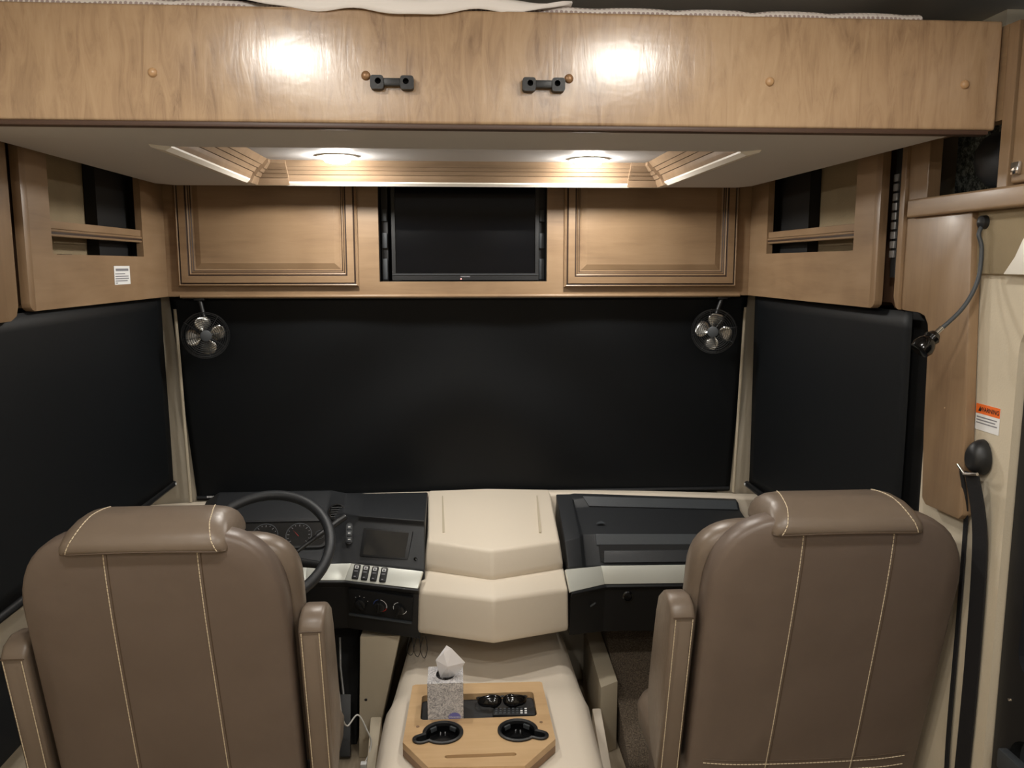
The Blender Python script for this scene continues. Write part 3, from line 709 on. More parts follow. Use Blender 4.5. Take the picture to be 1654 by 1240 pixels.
# rocker switches in the silver trim
a0, a1 = Vector((-.355, 2.635, .653)), Vector((-.118, 2.5705, .644))
nb = Vector((-.26, -.80, .62)).normalized()
nb = ((Vector((-.118, 2.588, .666))-Vector((-.355, 2.652, .675))).cross(Vector((-.375, 2.618, .631))-Vector((-.355, 2.652, .675)))).normalized()
if nb.y > 0: nb = -nb
for k in range(4):
    p = a0.lerp(a1, .08+.128*k)+nb*.001; tf = surf_tf(p, nb)
    s_ = B().mat('black').box(-.011, .011, -.025, .025, -.002, .007, .004, 3, tf=tf).out('rocker_switch', None, db, 40)
    B().mat('white_mark').box(-.006, .006, .010, .020, .0071, .0076, tf=tf).mat('charcoal').box(-.0035, .0035, .012, .017, .0076, .0079, tf=tf).mat('print').box(-.006, .006, .000, .003, .0071, .0075, tf=tf).box(-.004, .003, -.018, -.015, .0071, .0075, tf=tf).out('switch_mark', None, s_)
# climate knobs
nk = Vector((-.27, -1, .18)).normalized()
cp = B().mat('black_mat')
kq = [Vector((-.365, 2.633, .597)), Vector((-.150, 2.575, .583)), Vector((-.155, 2.600, .492)), Vector((-.365, 2.655, .505))]
nk = (kq[1]-kq[0]).cross(kq[3]-kq[0]).normalized()
if nk.y > 0: nk = -nk
cp.hexa([p-nk*.004 for p in kq], [p+nk*.004 for p in kq], .002)
cpo = cp.out('climate_panel', None, db, 40)
for k, fr in enumerate((.20, .50, .81)):
    p = kq[0].lerp(kq[1], fr).lerp(kq[3].lerp(kq[2], fr), .50)+nk*.004; tf = surf_tf(p, nk)
    g = B().mat('black').lathe([(.019, 0), (.018, .012), (.015, .014), (.0001, .014)], 28, tf)
    ang = (R(35), R(-10), R(-28))[k]
    g.box(-.004, .004, -.0185, .0185, .012, .021, .002, tf=tf @ Matrix.Rotation(ang, 4, 'Z'))
    kn = g.out('climate_knob', None, cpo, 40)
    rg = B(); segs = [('white_mark', 200, 215)] if k == 0 else ([('blue_mark', 100, 170), ('white_mark', -20, 80), ('red_mark', -80, -25)] if k == 1 else [('white_mark', 100, 150), ('white_mark', 160, 250), ('white_mark', 275, 340)])
    for m, d0, d1 in segs:
        rg.mat(m); nst = 10; vs = []; fs_ = []
        for i in range(nst+1):
            a = R(lerp(d0, d1, i/nst))
            for rr in (.0215, .0240): vs.append((rr*math.cos(a), rr*math.sin(a), .0012))
        for i in range(nst): fs_.append([2*i, 2*i+1, 2*i+3, 2*i+2])
        rg.add(vs, fs_, tf)
    if k == 0:
        for a in (20, 60, 95, 130): rg.mat('white_mark').lathe([(.0016, .001), (.0001, .0012)], 8, tf @ Matrix.Translation((.026*math.cos(R(a)), .026*math.sin(R(a)), 0)))
    rg.out('knob_marks', None, kn)
B().mat('charcoal').hexa([kq[3]+nk*.003, kq[2]+nk*.003, kq[2]+nk*.003+Vector((0, 0, -.006)), kq[3]+nk*.003+Vector((0, 0, -.006))], [kq[3]+nk*.009, kq[2]+nk*.009, kq[2]+nk*.009+Vector((0, 0, -.006)), kq[3]+nk*.009+Vector((0, 0, -.006))]).out('panel_ledge', None, cpo)
# centre cover, V-fronted
XL, XA, XR = -.128, .106, .352
def cen_u(x, yc, zc, yb, zb, zbk): return (x, [(3.00, zbk), (yc, zc), (yb, zb), (yb+.02, zb-.03), (3.00, .62)])
cu = loftx([(-.115, [(2.985, .828, -.112), (2.662, .742, -.104), (2.650, .664, -.120), (2.67, .62, -.125), (2.985, .60, -.112)]),
       (XA, [(2.985, .832), (2.565, .738), (2.540, .657), (2.56, .62), (2.985, .60)]),
       (.34, [(2.985, .824, .340), (2.662, .732, .338), (2.650, .656, .350), (2.67, .62, .354), (2.985, .60, .340)])], 'dash_beige', 'centre_cover', db, .010)
for sx, xb, xf in ((-1, -.060, -.055), (1, .285, .272)):
    B().mat('tan_strip').hexa([(xb, 2.93, .800), (xb+.006, 2.93, .800), (xf+.008, 2.70, .745), (xf, 2.70, .745)], [(xb, 2.93, .8155-.005*(sx-1)/2), (xb+.004, 2.93, .8155-.005*(sx-1)/2), (xf+.008, 2.70, .7535-.006*(sx-1)/2), (xf, 2.70, .7535-.006*(sx-1)/2)]).out('cover_ridge', None, cu)
loftx([(-.13, [(2.95, .645, -.124), (2.64, .645, -.124), (2.575, .604, -.134), (2.572, .475, -.137), (2.585, .455, -.137), (2.95, .44, -.137)]),
       (XA, [(2.95, .645), (2.53, .648), (2.448, .622), (2.442, .492), (2.460, .470), (2.95, .45)]),
       (.355, [(2.95, .638, .352), (2.64, .638, .352), (2.575, .597, .357), (2.572, .466, .359), (2.585, .447, .359), (2.95, .44, .359)])], 'dash_beige', 'lower_cover', db, .012)
# passenger tray pod
loftx([(.362, [(2.965, .790, .362), (2.955, .812, .360), (2.93, .804, .360), (2.78, .764, .358), (2.665, .730, .356), (2.615, .655, .362), (2.63, .60, .364), (2.965, .60, .362)]),
       (.412, [(2.965, .790), (2.955, .812), (2.93, .803), (2.79, .762), (2.695, .733), (2.632, .655), (2.64, .60), (2.965, .60)]),
       (.425, [(2.965, .800), (2.955, .815), (2.918, .800), (2.895, .775), (2.725, .732), (2.655, .645), (2.66, .60), (2.965, .60)]),
       (.470, [(2.965, .797), (2.955, .813), (2.925, .806), (2.902, .776), (2.728, .731), (2.660, .645), (2.66, .60), (2.965, .60)]),
       (1.04, [(2.965, .770), (2.955, .782), (2.925, .776), (2.902, .752), (2.728, .718), (2.660, .635), (2.66, .59), (2.965, .59)])], 'black_soft', 'passenger_tray', db, .004)
B().mat('charcoal').hexa([(.455, 2.930, .8075), (1.03, 2.930, .780), (1.03, 2.905, .753), (.475, 2.905, .778)], [(.455, 2.926, .8105), (1.03, 2.926, .783), (1.03, 2.900, .756), (.475, 2.900, .781)]).out('tray_back_strip', None, db)
B().mat('charcoal').hexa([(.47, 2.725, .731), (1.03, 2.725, .718), (1.03, 2.71, .69), (.47, 2.71, .70)], [(.47, 2.720, .735), (1.03, 2.720, .722), (1.03, 2.700, .693), (.47, 2.700, .703)], .001).out('tray_front_lip', None, db)
B().mat('black_mat').hexa([(.478, 2.703, .701), (1.03, 2.703, .691), (1.03, 2.668, .648), (.478, 2.668, .655)], [(.478, 2.697, .703), (1.03, 2.697, .694), (1.03, 2.660, .650), (.478, 2.660, .657)]).out('drawer_gap', None, db)
B().mat('black_soft').hexa([(.492, 2.690, .686), (1.03, 2.690, .678), (1.03, 2.664, .648), (.487, 2.664, .655)], [(.492, 2.676, .690), (1.03, 2.676, .682), (1.03, 2.650, .650), (.487, 2.650, .657)], .002).out('drawer_front', None, db, 40)
# small crest mark in tray, socket and key lock
ct = surf_tf((.497, 2.785, .7505), (0, -.25, 1), (0, 1, .25))
B().mat('charcoal').add([(-.018, -.006, .004), (.018, -.006, .004), (.004, .012, .004), (-.006, .006, .004)], [[0, 1, 2, 3]], ct).out('tray_clip', None, db)
sk = surf_tf((.572, 2.661, .532), (0, -1, .12))
so_ = B().mat('black_gloss').lathe([(.019, .0), (.019, .008), (.014, .010), (.012, .004), (.0001, .003)], 24, sk).out('power_socket', None, db, 40)
B().mat('charcoal').box(-.004, .004, .014, .019, .007, .011, .001, tf=sk).out('socket_glint', None, so_, 40)  # small grey block stands in for a highlight on the socket rim
B().mat('charcoal').box(-.012, .012, -.003, .003, 0, .008, .002, tf=surf_tf((.450, 2.630, .520), (-.5, -1, .1)) @ Matrix.Rotation(R(40), 4, 'Z')).out('glovebox_latch', None, db, 40)
# loose wires under the dashboard
wl = B().mat('black_mat')
for k in range(3):
    x = -.165+.022*k; wl.tube(spline([(x, 2.60, .435), (x-.008, 2.58, .40), (x+.004, 2.575, .385-.006*k), (x+.014, 2.58, .40), (x+.008, 2.60, .44)], 6), .0012, 6)
tag(wl.out('loose_wires', None, None, 60), 'tangle of thin black wires hanging under the dashboard', 'wires')

# ------------------------------------------------------------------ steering wheel
WC = Vector((-.566, 2.36, .836)); nW = Vector((0, -math.cos(R(53)), math.sin(R(53)))); wt = surf_tf(WC, nW)
sw = empty('steering_wheel', WC); tag(sw, 'black steering wheel partly behind the driver seat', 'steering wheel')
rim = B().mat('black_soft'); rim.tube([wt @ Vector((.190*math.cos(2*math.pi*k/64), .190*math.sin(2*math.pi*k/64), 0)) for k in range(64)], .0155, 14, closed=True); rim.out('rim', None, sw, 80)
B().mat('black').lathe([(.0001, .012), (.045, .010), (.062, .0), (.066, -.02), (.05, -.04), (.0001, -.045)], 28, wt @ Matrix.Translation((0, 0, -.03))).out('hub', None, sw, 50)
for a in (200, 340, 250, 290):
    c_, s_ = math.cos(R(a)), math.sin(R(a))
    B().mat('black').tube([wt @ Vector((.05*c_, .05*s_, -.035)), wt @ Vector((.12*c_, .12*s_, -.02)), wt @ Vector((.188*c_, .188*s_, 0))], [.016, .013, .010], 10).out('spoke', None, sw, 60)
B().mat('black').tube([WC-nW*.05, WC-nW*.05+Vector((0, .16, -.17)), WC-nW*.05+Vector((0, .30, -.33))], [.05, .055, .05], 18).out('column', None, sw, 50)
stt = [WC-nW*.09+Vector((.04, .02, 0)), Vector((-.470, 2.44, .808)), Vector((-.382, 2.555, .848)), Vector((-.362, 2.58, .856))]
B().mat('black').tube(stt, [.006, .006, .011, .010], 10).out('turn_signal_stalk', None, sw, 60)

# ------------------------------------------------------------------ engine cover between the seats, kick trims, footwell carpet
def dog_sec(y, zt, xl, xr, fl):
    return [(xl-fl, y, 0.0), (xl-.035, y, zt*.55), (xl-.012, y, zt-.055), (xl+.012, y, zt-.016), (xl+.05, y, zt-.002), ((xl+xr)/2, y, zt+.002), (xr-.05, y, zt-.002), (xr-.012, y, zt-.016), (xr+.012, y, zt-.055), (xr+.040, y, zt*.55), (xr+fl, y, 0.0)]
dg = B().mat('doghouse')
dg.loft([dog_sec(1.62, .10, -.20, .34, .07), dog_sec(1.66, .32, -.215, .355, .07), dog_sec(1.70, .385, -.215, .355, .07), dog_sec(1.76, .404, -.215, .355, .07), dog_sec(2.22, .404, -.208, .365, .07), dog_sec(2.29, .398, -.205, .37, .075), dog_sec(2.38, .365, -.200, .375, .08), dog_sec(2.50, .345, -.195, .375, .085), dog_sec(2.88, .335, -.17, .37, .09)])
tag(dg.out('engine_cover', None, None, 50), 'beige moulded engine cover on the floor between the two seats', 'engine cover')
kt_ = empty('floor_trim', (.50, 2.8, 0)); tag(kt_, 'beige kick board beside the passenger footwell carpet', 'trim')
B().mat('tan_strip').hexa([(.470, 2.575, 0), (.535, 2.615, 0), (.545, 3.05, 0), (.485, 3.05, 0)], [(.470, 2.575, .25), (.535, 2.615, .25), (.545, 3.05, .25), (.485, 3.05, .25)], .004).out('board', None, kt_, 40)
B().mat('doghouse').hexa([(.428, 2.20, 0), (.470, 2.20, 0), (.482, 2.57, 0), (.440, 2.57, 0)], [(.428, 2.20, .10), (.455, 2.20, .10), (.470, 2.57, .18), (.440, 2.57, .18)], .006).out('lower_step', None, kt_, 40)
kd = empty('floor_trim', (-.33, 2.8, 0)); tag(kd, 'beige kick board beside the driver pedals', 'trim')
B().mat('tan_strip').hexa([(-.345, 2.62, 0), (-.295, 2.62, 0), (-.275, 2.90, 0), (-.335, 2.90, 0)], [(-.335, 2.66, .415), (-.200, 2.66, .415), (-.19, 2.90, .415), (-.325, 2.90, .415)], .006).out('board', None, kd, 40)
B().mat('black').lathe([(.005, 0), (.0001, .002)], 12, surf_tf((-.318, 2.638, .20), (0, -1, 0))).out('screw', None, kd)
B().mat('tan_strip').hexa([(-.300, 2.35, 0), (-.272, 2.35, 0), (-.262, 2.60, 0), (-.30, 2.60, 0)], [(-.296, 2.36, .05), (-.272, 2.36, .05), (-.262, 2.60, .16), (-.30, 2.60, .16)], .006).out('lower_step', None, kd, 40)
cp_ = B().mat('carpet').hexa([(.545, 2.45, 0), (1.19, 2.45, 0), (1.19, 3.08, 0), (.545, 3.08, 0)], [(.545, 2.46, .04), (1.19, 2.46, .04), (1.19, 3.08, .40), (.545, 3.08, .40)], .004)
tag(cp_.out('footwell_carpet', None, None, 40), 'brown speckled carpet sloping up the passenger footwell', 'carpet')
fw = B().mat('black_mat').hexa([(-1.16, 2.70, 0), (-.36, 2.70, 0), (-.36, 3.08, 0), (-1.16, 3.08, 0)], [(-1.16, 2.88, .42), (-.36, 2.88, .42), (-.36, 3.08, .42), (-1.16, 3.08, .42)], .006)
tag(fw.out('footwell_mat', None, None, 40), 'black toe board behind the pedals in the driver footwell', 'toe board')
pdl = empty('pedal', (-.40, 2.62, .0)); tag(pdl, 'black accelerator pedal below the climate knobs', 'pedal')
B().mat('black').hexa([(-.44, 2.60, .02), (-.37, 2.60, .02), (-.37, 2.615, .005), (-.44, 2.615, .005)], [(-.435, 2.70, .19), (-.375, 2.70, .19), (-.375, 2.715, .175), (-.435, 2.715, .175)], .004).out('pad', None, pdl, 40)
B().mat('steel').tube([(-.40, 2.715, .14), (-.42, 2.78, .25), (-.425, 2.82, .34)], .005, 8).out('arm', None, pdl, 50)

# ------------------------------------------------------------------ wooden tray with cup holders
TZ = .445
ty = empty('console_tray', (.05, 2.05, .42)); tag(ty, 'light wooden tray with two black cup holders on the engine cover', 'tray')
def keyhole(cx, cy, r, a, L, rr, n=28):
    """circle with a rounded handle lobe at angle a"""
    pts = []; h = math.asin(min(1, rr/r))
    for k in range(n+1): t_ = a+h+(2*math.pi-2*h)*k/n; pts.append((cx+r*math.cos(t_), cy+r*math.sin(t_)))
    ex, ey = cx+L*math.cos(a), cy+L*math.sin(a)
    for k in range(9): t_ = a-math.pi/2+math.pi*k/8; pts.append((ex+rr*math.cos(t_), ey+rr*math.sin(t_)))
    return pts
cups = [(-.046, 2.010, R(206)), (.149, 2.008, R(-26))]
outer = [(-.138, 2.262), (-.148, 1.975), (-.080, 1.865), (.155, 1.855), (.243, 1.965), (.238, 2.255), (.232, 2.262), (-.130, 2.268)]
holes = [rrect(-.108, .207, 2.077, 2.206, .012), rrect(-.040, .138, 1.898, 1.912, .0069, 4)] + [keyhole(cx, cy, .046, a, .064, .016) for cx, cy, a in cups]
B().mat('tray_wood').holed(outer, holes, .427, TZ).out('top_board', None, ty)
B().mat('tray_edge').holed([(x, y) for x, y in outer], [rrect(-.112, .211, 2.073, 2.21, .012), rrect(-.11, .215, 1.93, 2.066, .02)], .4075, .427).out('under_board', None, ty)
B().mat('tray_edge').box(-.041, .139, 1.897, 1.913, .429, .436).out('pen_groove', None, ty)
B().mat('black_soft').box(-.110, .209, 2.075, 2.208, .4235, .427).out('slot_liner', None, ty)
for x, y in ((-.113, 2.045), (.214, 2.045)):
    B().mat('tray_edge').lathe([(.0045, .0), (.0045, .001), (.003, .0014), (.0001, .0008)], 14, Matrix.Translation((x, y, TZ))).out('screw_plug', None, ty)
for cx, cy, a in cups:
    k0 = keyhole(cx, cy, .053, a, .064, .0205); k1 = keyhole(cx, cy, .044, a, .063, .0125)
    b = B().mat('black'); zz = [(k0, TZ+.0005), (k0, TZ+.005)]
    mid = [((p[0]+q_[0])/2, (p[1]+q_[1])/2) for p, q_ in zip(k0, k1)]
    b.loft([[(p[0], p[1], TZ+.0005) for p in k0], [(p[0], p[1], TZ+.0045) for p in k0], [(p[0], p[1], TZ+.0065) for p in mid], [(p[0], p[1], TZ+.003) for p in k1], [(p[0], p[1], TZ-.020) for p in k1]], cap0=False, cap1=True)
    c = b.out('cup_holder', None, ty, 40)
    B().mat('black_gloss').lathe([(.041, TZ-.004), (.039, TZ-.0185), (.030, TZ-.0195), (.0001, TZ-.0195)], 28, Matrix.Translation((cx, cy, 0))).out('cup_well', None, c, 50)
    for s_ in (-1, 1): B().mat('charcoal').box(-.010, .010, -.003, .003, -.012, .0, .002, tf=Matrix.Translation((cx+s_*.026, cy+.032, TZ-.002)) @ Matrix.Rotation(-s_*R(38), 4, 'Z')).out('grip_tab', None, c, 40)
# tissue box
tb = empty('tissue_box', (-.037, 2.125, .427)); tag(tb, 'grey patterned cube tissue box with a white tissue standing in the tray', 'tissue box')
bx0, bx1, by0, by1, bz1 = -.088, .008, 2.080, 2.175, .546
B().mat('carton').holed(rrect(bx0, bx1, by0, by1, .002, 2), [[(-.040+.026*math.cos(2*math.pi*k/20), 2.130+.034*math.sin(2*math.pi*k/20)) for k in range(20)]], bz1-.001, bz1).out('top_panel', None, tb)
B().mat('carton').holed(rrect(bx0, bx1, by0, by1, .002, 2), [rrect(bx0+.001, bx1-.001, by0+.001, by1-.001, .001, 2)], .4275, bz1-.001).out('carton', None, tb)
lt_ = B().mat('purple'); tf = surf_tf((-.016, by0-.0004, .449), (0, -1, 0))
lt_.prism([(.0165*math.cos(2*math.pi*k/24), .0125*math.sin(2*math.pi*k/24)) for k in range(24)], 0, .0003); lt_.v = [tf @ p for p in lt_.v]
text_into(lt_, 'Kleenex', .0085, tf @ Matrix.Translation((0, 0, .0005)), 'white_mark'); lt_.out('brand_oval', None, tb)
# tissue: folded leaf
ts = B().mat('tissue')
A = [(-.054, 2.128, .538), (-.030, 2.126, .538), (-.010, 2.130, .542), (.014, 2.122, .582), (-.022, 2.118, .625), (-.036, 2.120, .634), (-.066, 2.120, .592)]
ctr = (-.034, 2.104, .580); ctl = (-.044, 2.112, .616)
vs = A+[ctr, ctl, (-.040, 2.146, .580)]
fs_ = [[0, 1, 7], [1, 2, 7], [2, 3, 7], [3, 4, 7], [4, 8, 7], [4, 5, 8], [5, 6, 8], [6, 7, 8], [6, 0, 7], [0, 9, 1], [1, 9, 2], [2, 9, 3], [3, 9, 4], [4, 9, 5], [5, 9, 6], [6, 9, 0]]
ts.add(vs, fs_); to = ts.out('tissue', None, tb); 
# sunglasses
sg = empty('sunglasses', (.118, 2.155, .43)); tag(sg, 'black wraparound sunglasses lying in the tray slot', 'sunglasses')
for s_ in (-1, 1):
    rings = []; cx = .116+s_*.035
    for k in range(6):
        f_ = [1, .97, .88, .7, .42, .05][k]; hgt = [0, .0045, .0085, .0115, .0135, .014][k]
        ring = []
        for i in range(28):
            a_ = 2*math.pi*i/28; u = math.cos(a_)*s_; ux = abs(math.cos(a_))**.8*math.copysign(1, math.cos(a_)); vz = abs(math.sin(a_))**.8*math.copysign(1, math.sin(a_))
            tall = (.0175 if u < 0 else .0150)*(1.0 if vz > 0 else 1.12)
            px_ = .0335*f_*ux; pz_ = tall*f_*vz-.003*f_*u
            ring.append((cx+px_, 2.147-hgt*.75+pz_*.55+.010*(f_*u*.5+.5)**2, .4525+pz_*.83+hgt*.55))
        rings.append(ring)
    B().mat('black_gloss').loft(rings, cap0=True).out('lens', None, sg, 60)
    B().mat('black').tube(spline([(cx+s_*.031, 2.158, .457), (cx+s_*.034, 2.170, .450), (cx+s_*.030, 2.192, .440), (cx-s_*.01, 2.200, .434)], 5), .0028, 8).out('temple', None, sg, 60)
B().mat('black').tube(spline([(.108, 2.150, .460), (.116, 2.152, .464), (.124, 2.150, .460)], 5), .003, 8).out('bridge', None, sg, 60)
# remote
rm = empty('remote_control', (.150, 2.112, .427)); tag(rm, 'slim black remote control with white keys beneath the sunglasses', 'remote control')
tf = Matrix.Translation((.147, 2.118, .427)) @ Matrix.Rotation(R(-4), 4, 'Z')
B().mat('black').box(-.058, .058, -.020, .020, 0, .012, .003, tf=tf).out('shell', None, rm, 40)
for i in range(8):
    for j in range(3):
        m = 'white_mark' if i > 5 and not (i == 6 and j == 2) else 'charcoal'
        B().mat(m).box(-.052+i*.0115, -.052+i*.0115+.0065, -.015+j*.011, -.015+j*.011+.0062, .012, .0132, .001, tf=tf).out('key', None, rm)

# ------------------------------------------------------------------ captain seats
TAN = math.tan(R(13.0))
def outline(hw, zb, zt, hwt, sh=.135, ex=.85, n=10):
    """back outline: straight sides, round shoulders of height sh up to hwt at the top"""
    pts = [(-hw+.02, zb), (hw-.02, zb), (hw, zb+.03)]
    zs = zt-sh
    for k in range(6): pts.append((hw, lerp(zb+.06, zs-.02, k/5)))
    arc = [(hwt+(hw-hwt)*max(0, math.cos(R(90*k/n)))**ex, zs+sh*math.sin(R(90*k/n))**ex) for k in range(n+1)]
    pts += arc
    for k in range(1, 8): pts.append((lerp(hwt, -hwt, k/8), zt))
    pts += [(-x, z) for x, z in arc[::-1]]
    for k in range(5, -1, -1): pts.append((-hw, lerp(zb+.06, zs-.02, k/5)))
    pts.append((-hw, zb+.03)); return pts
def inset_poly(p, d):
    n = len(p); out = []
    for i in range(n):
        a, b, c = Vector(p[i-1]), Vector(p[i]), Vector(p[(i+1) % n]); t_ = (c-a).normalized(); nrm = Vector((-t_.y, t_.x)); out.append((b.x+nrm.x*d, b.y+nrm.y*d))
    return out
def seat(cx, dz, inner, label, who, hwc, st_x):
    """inner = +1 if the aisle is on the seat's right (driver), -1 for the passenger seat"""
    yr = 1.535; zt = 1.127+dz
    e = empty('captain_seat', (cx, 1.80, 0)); tag(e, label, 'seat', 'pair of captain seats')
    Y = lambda z: yr+(zt-z)*TAN
    W3 = lambda p, d: (cx+p[0], Y(p[1])+d, p[1])
    # rear shell
    ol = outline(hwc-.012, .38, zt+.022, .120, .172, .90); ccz = .80+dz
    rings = []
    for s_, d in ((.05, -.010), (.3, -.0095), (.55, -.0075), (.75, -.004), (.88, .0)):
        inn = inset_poly(ol, .012); rings.append([W3((p[0]*s_, ccz+(p[1]-ccz)*s_), d) for p in inn])
    for ins, d in ((.012, .006), (.005, .012), (.001, .022), (0, .035), (.0, .060), (.006, .066)):
        rings.append([W3(p, d) for p in inset_poly(ol, ins)])
    sb = B().mat('leather_back').loft(rings, cap0=True, cap1=True); shell = sb.out('back_shell', None, e, 60)
    bvh = BVHTree.FromPolygons(sb.v, sb.f)
    # front cushion with puffed bolsters
    ol2 = outline(hwc, .40, zt-.018, .150, .115, .72); rings = []
    for ins, d in ((.022, .062), (.004, .068), (-.004, .085), (-.006, .105), (-.002, .130), (.012, .150), (.035, .162), (.07, .160)):
        rings.append([W3(p, d) for p in inset_poly(ol2, ins)])
    fcn = B().mat('leather').loft(rings); fco = fcn.out('backrest', None, e, 60)
    # head rest roll
    rings = []
    for z, hw, y0, y1, r_ in ((-.03, .150, .022, .120, .02), (-.014, .1545, .004, .148, .020), (-.011, .1560, -.009, .152, .020), (-.002, .1560, -.0105, .156, .022), (.012, .1530, -.006, .160, .028), (.026, .1480, .012, .158, .034), (.037, .140, .030, .148, .038), (.044, .128, .050, .132, .034), (.0475, .105, .068, .112, .018)):
        rings.append([(cx+p[0], Y(zt+z)+p[1], zt+z) for p in rrect(-hw, hw, y0, y1, r_, 5)])
    hb = B().mat('leather').loft(rings); ho = hb.out('headrest', None, e, 60)
    bvh_h = BVHTree.FromPolygons(hb.v, hb.f); 
    def onb(x, z, bv=bvh, off=.0006):
        h = bv.ray_cast(Vector((cx+x, 0.5, z)), Vector((0, 1, 0)))
        return (h[0]+Vector((0, -off, 0))) if h[0] is not None else Vector((cx+x, Y(z)-off, z))
    th = B().mat('thread')
    sl = -.004
    for x0, x1 in ((st_x[0], st_x[0]-.006), (st_x[1], st_x[1]+.006)):
        for dx, m in ((0, 'thread'),):
            stitch(th, [onb(lerp(x0, x1, k/30)+dx, lerp(zt-.012, .46, k/30)) for k in range(31)])
    zb_ = .548+dz
    for zz in (zb_, zb_-.024): stitch(th, [onb(lerp(-.235, .235, k/30), zz-.006*math.cos(math.pi*(k/30-.5)*1.0)) for k in range(31)])
    tho = th.out('stitching', None, shell); tho['kind'] = 'stuff'
    pg = B().mat('seam_shade')
    for x0, x1 in ((st_x[0]+.006, st_x[0]), (st_x[1]+.006, st_x[1]+.012)): pg.tube([onb(lerp(x0, x1, k/30), lerp(zt-.012, .46, k/30), off=-.0003) for k in range(31)], .0012, 5)
    pg.tube([onb(lerp(-.235, .235, k/30), zb_+.010-.006*math.cos(math.pi*(k/30-.5)), off=-.0003) for k in range(31)], .0016, 5)
    pg.out('seam', None, shell)['kind'] = 'stuff'
    # headrest end-panel stitching
    hs = B().mat('thread')
    for s_ in (-1, 1):
        pts = []
        for k in range(13):
            z = zt-.009+.050*k/12; h = bvh_h.ray_cast(Vector((cx+s_*(.138-.022*k/12), 0.5, z)), Vector((0, 1, 0)))
            if h[0] is not None: pts.append(h[0]+Vector((0, -.0008, .0003)))
        for k in range(1, 8):
            z0 = zt+.2; h = bvh_h.ray_cast(Vector((cx+s_*(.116-.002*k), Y(zt)+.045+.011*k, z0)), Vector((0, 0, -1)))
            if h[0] is not None: pts.append(h[0]+Vector((0, 0, .0008)))
        if len(pts) > 2: stitch(hs, pts)
    hs.out('stitching', None, ho)['kind'] = 'stuff'
    sm = B().mat('seam_shade'); sm.tube([onb(lerp(-.152, .152, k/20), zt-.011+.003*math.sin(math.pi*k/20), bvh_h, .0002) for k in range(21)], .0016, 5); sm.out('headrest_seam', None, ho)
    # armrests: inner one folded up beside the back, outer one too
    prof = [(1.605, .890), (1.620, .912), (1.650, .922), (1.690, .916), (1.722, .893), (1.742, .850), (1.768, .760), (1.793, .665), (1.800, .615), (1.788, .560), (1.755, .505), (1.715, .478), (1.690, .485)]
    for side in (1, -1):
        s_ = inner*side
        if side == -1 and inner == -1: continue
        x0 = cx+s_*(hwc+.001); x1 = cx+s_*(hwc+.054)
        dzz = dz+.03 if side == 1 else dz-.01
        ab = B().mat('leather'); bm = bmesh.new()
        a = [bm.verts.new((x0, y, z+dzz)) for y, z in prof]; b = [bm.verts.new((x1, y, z+dzz)) for y, z in prof]; n = len(a)
        bm.faces.new(a[::-1]); bm.faces.new(b)
        for i in range(n): bm.faces.new((a[i], a[(i+1) % n], b[(i+1) % n], b[i]))
        bmesh.ops.recalc_face_normals(bm, faces=list(bm.faces))
        bmesh.ops.bevel(bm, geom=[q for q in bm.edges if abs(q.verts[0].co.x-q.verts[1].co.x) < 1e-5], offset=.010, segments=3, profile=.5, affect='EDGES')
        ab.bm(bm); ao = ab.out('armrest', None, e, 50)
        st_ = B().mat('thread')
        for xx in (x0+s_*.008, x1-s_*.009):
            stitch(st_, [(xx, lerp(1.6035, 1.6885, k/16)-.0015, lerp(.885, .490, k/16)+dzz) for k in range(17)])
        st_.out('stitching', None, ao)['kind'] = 'stuff'
        sp = B().mat('seam_shade'); sp.tube([(x0+s_*.004, 1.604, .888+dzz), (x1-s_*.004, 1.604, .888+dzz)], .0014, 5); sp.out('seam', None, ao)
        B().mat('black').tube([(x0-s_*.02, 1.75, .52+dzz), (x0+s_*.004, 1.75, .52+dzz)], .022, 16).out('armrest_pivot', None, e, 50)
    if inner == -1:
        B().mat('leather').box(cx+.225, cx+.275, 1.72, 2.05, .50+dz, .57+dz, .02, 3).out('armrest', None, e, 50)
    # seat cushion, base, pedestal
    rings = []
    for z, gx, gy in ((.300, -.03, -.03), (.315, -.005, -.005), (.350, .01, .01), (.400, .014, .012), (.430, .004, .0), (.445, -.02, -.02)):
        rings.append([(cx+p[0], 1.955+p[1], z+dz) for p in rrect(-.255-gx, .255+gx, -.245-gy, .275+gy, .07, 6)])
    so2 = B().mat('leather').loft(rings).out('seat_cushion', None, e, 60)
    ss = B().mat('thread'); stitch(ss, [(cx+p[0], 1.955+p[1], .4455+dz) for p in rrect(-.232, .232, -.22, .25, .06, 6)]); ss.out('stitching', None, so2)['kind'] = 'stuff'
    B().mat('leather_back').box(cx-.235, cx+.235, 1.74, 2.18, .20, .305+dz, .02, 3).out('seat_skirt', None, e, 50)
    B().mat('black').box(cx-.14, cx+.14, 1.82, 2.10, .0, .20, .01, 2).out('pedestal', None, e, 40)
    B().mat('black').box(cx+inner*.24, cx+inner*.262, 1.80, 1.90, .26, .31, .004).out('recline_lever', None, e, 40)
    return e
seat(-.592, 0.0, 1, 'taupe leather captain seat on the driver side, in front of the steering wheel', 'driver', .264, (-.075, .098))
seat(.772, .007, -1, 'taupe leather captain seat on the passenger side, next to the seat belt', 'passenger', .280, (-.090, .096))

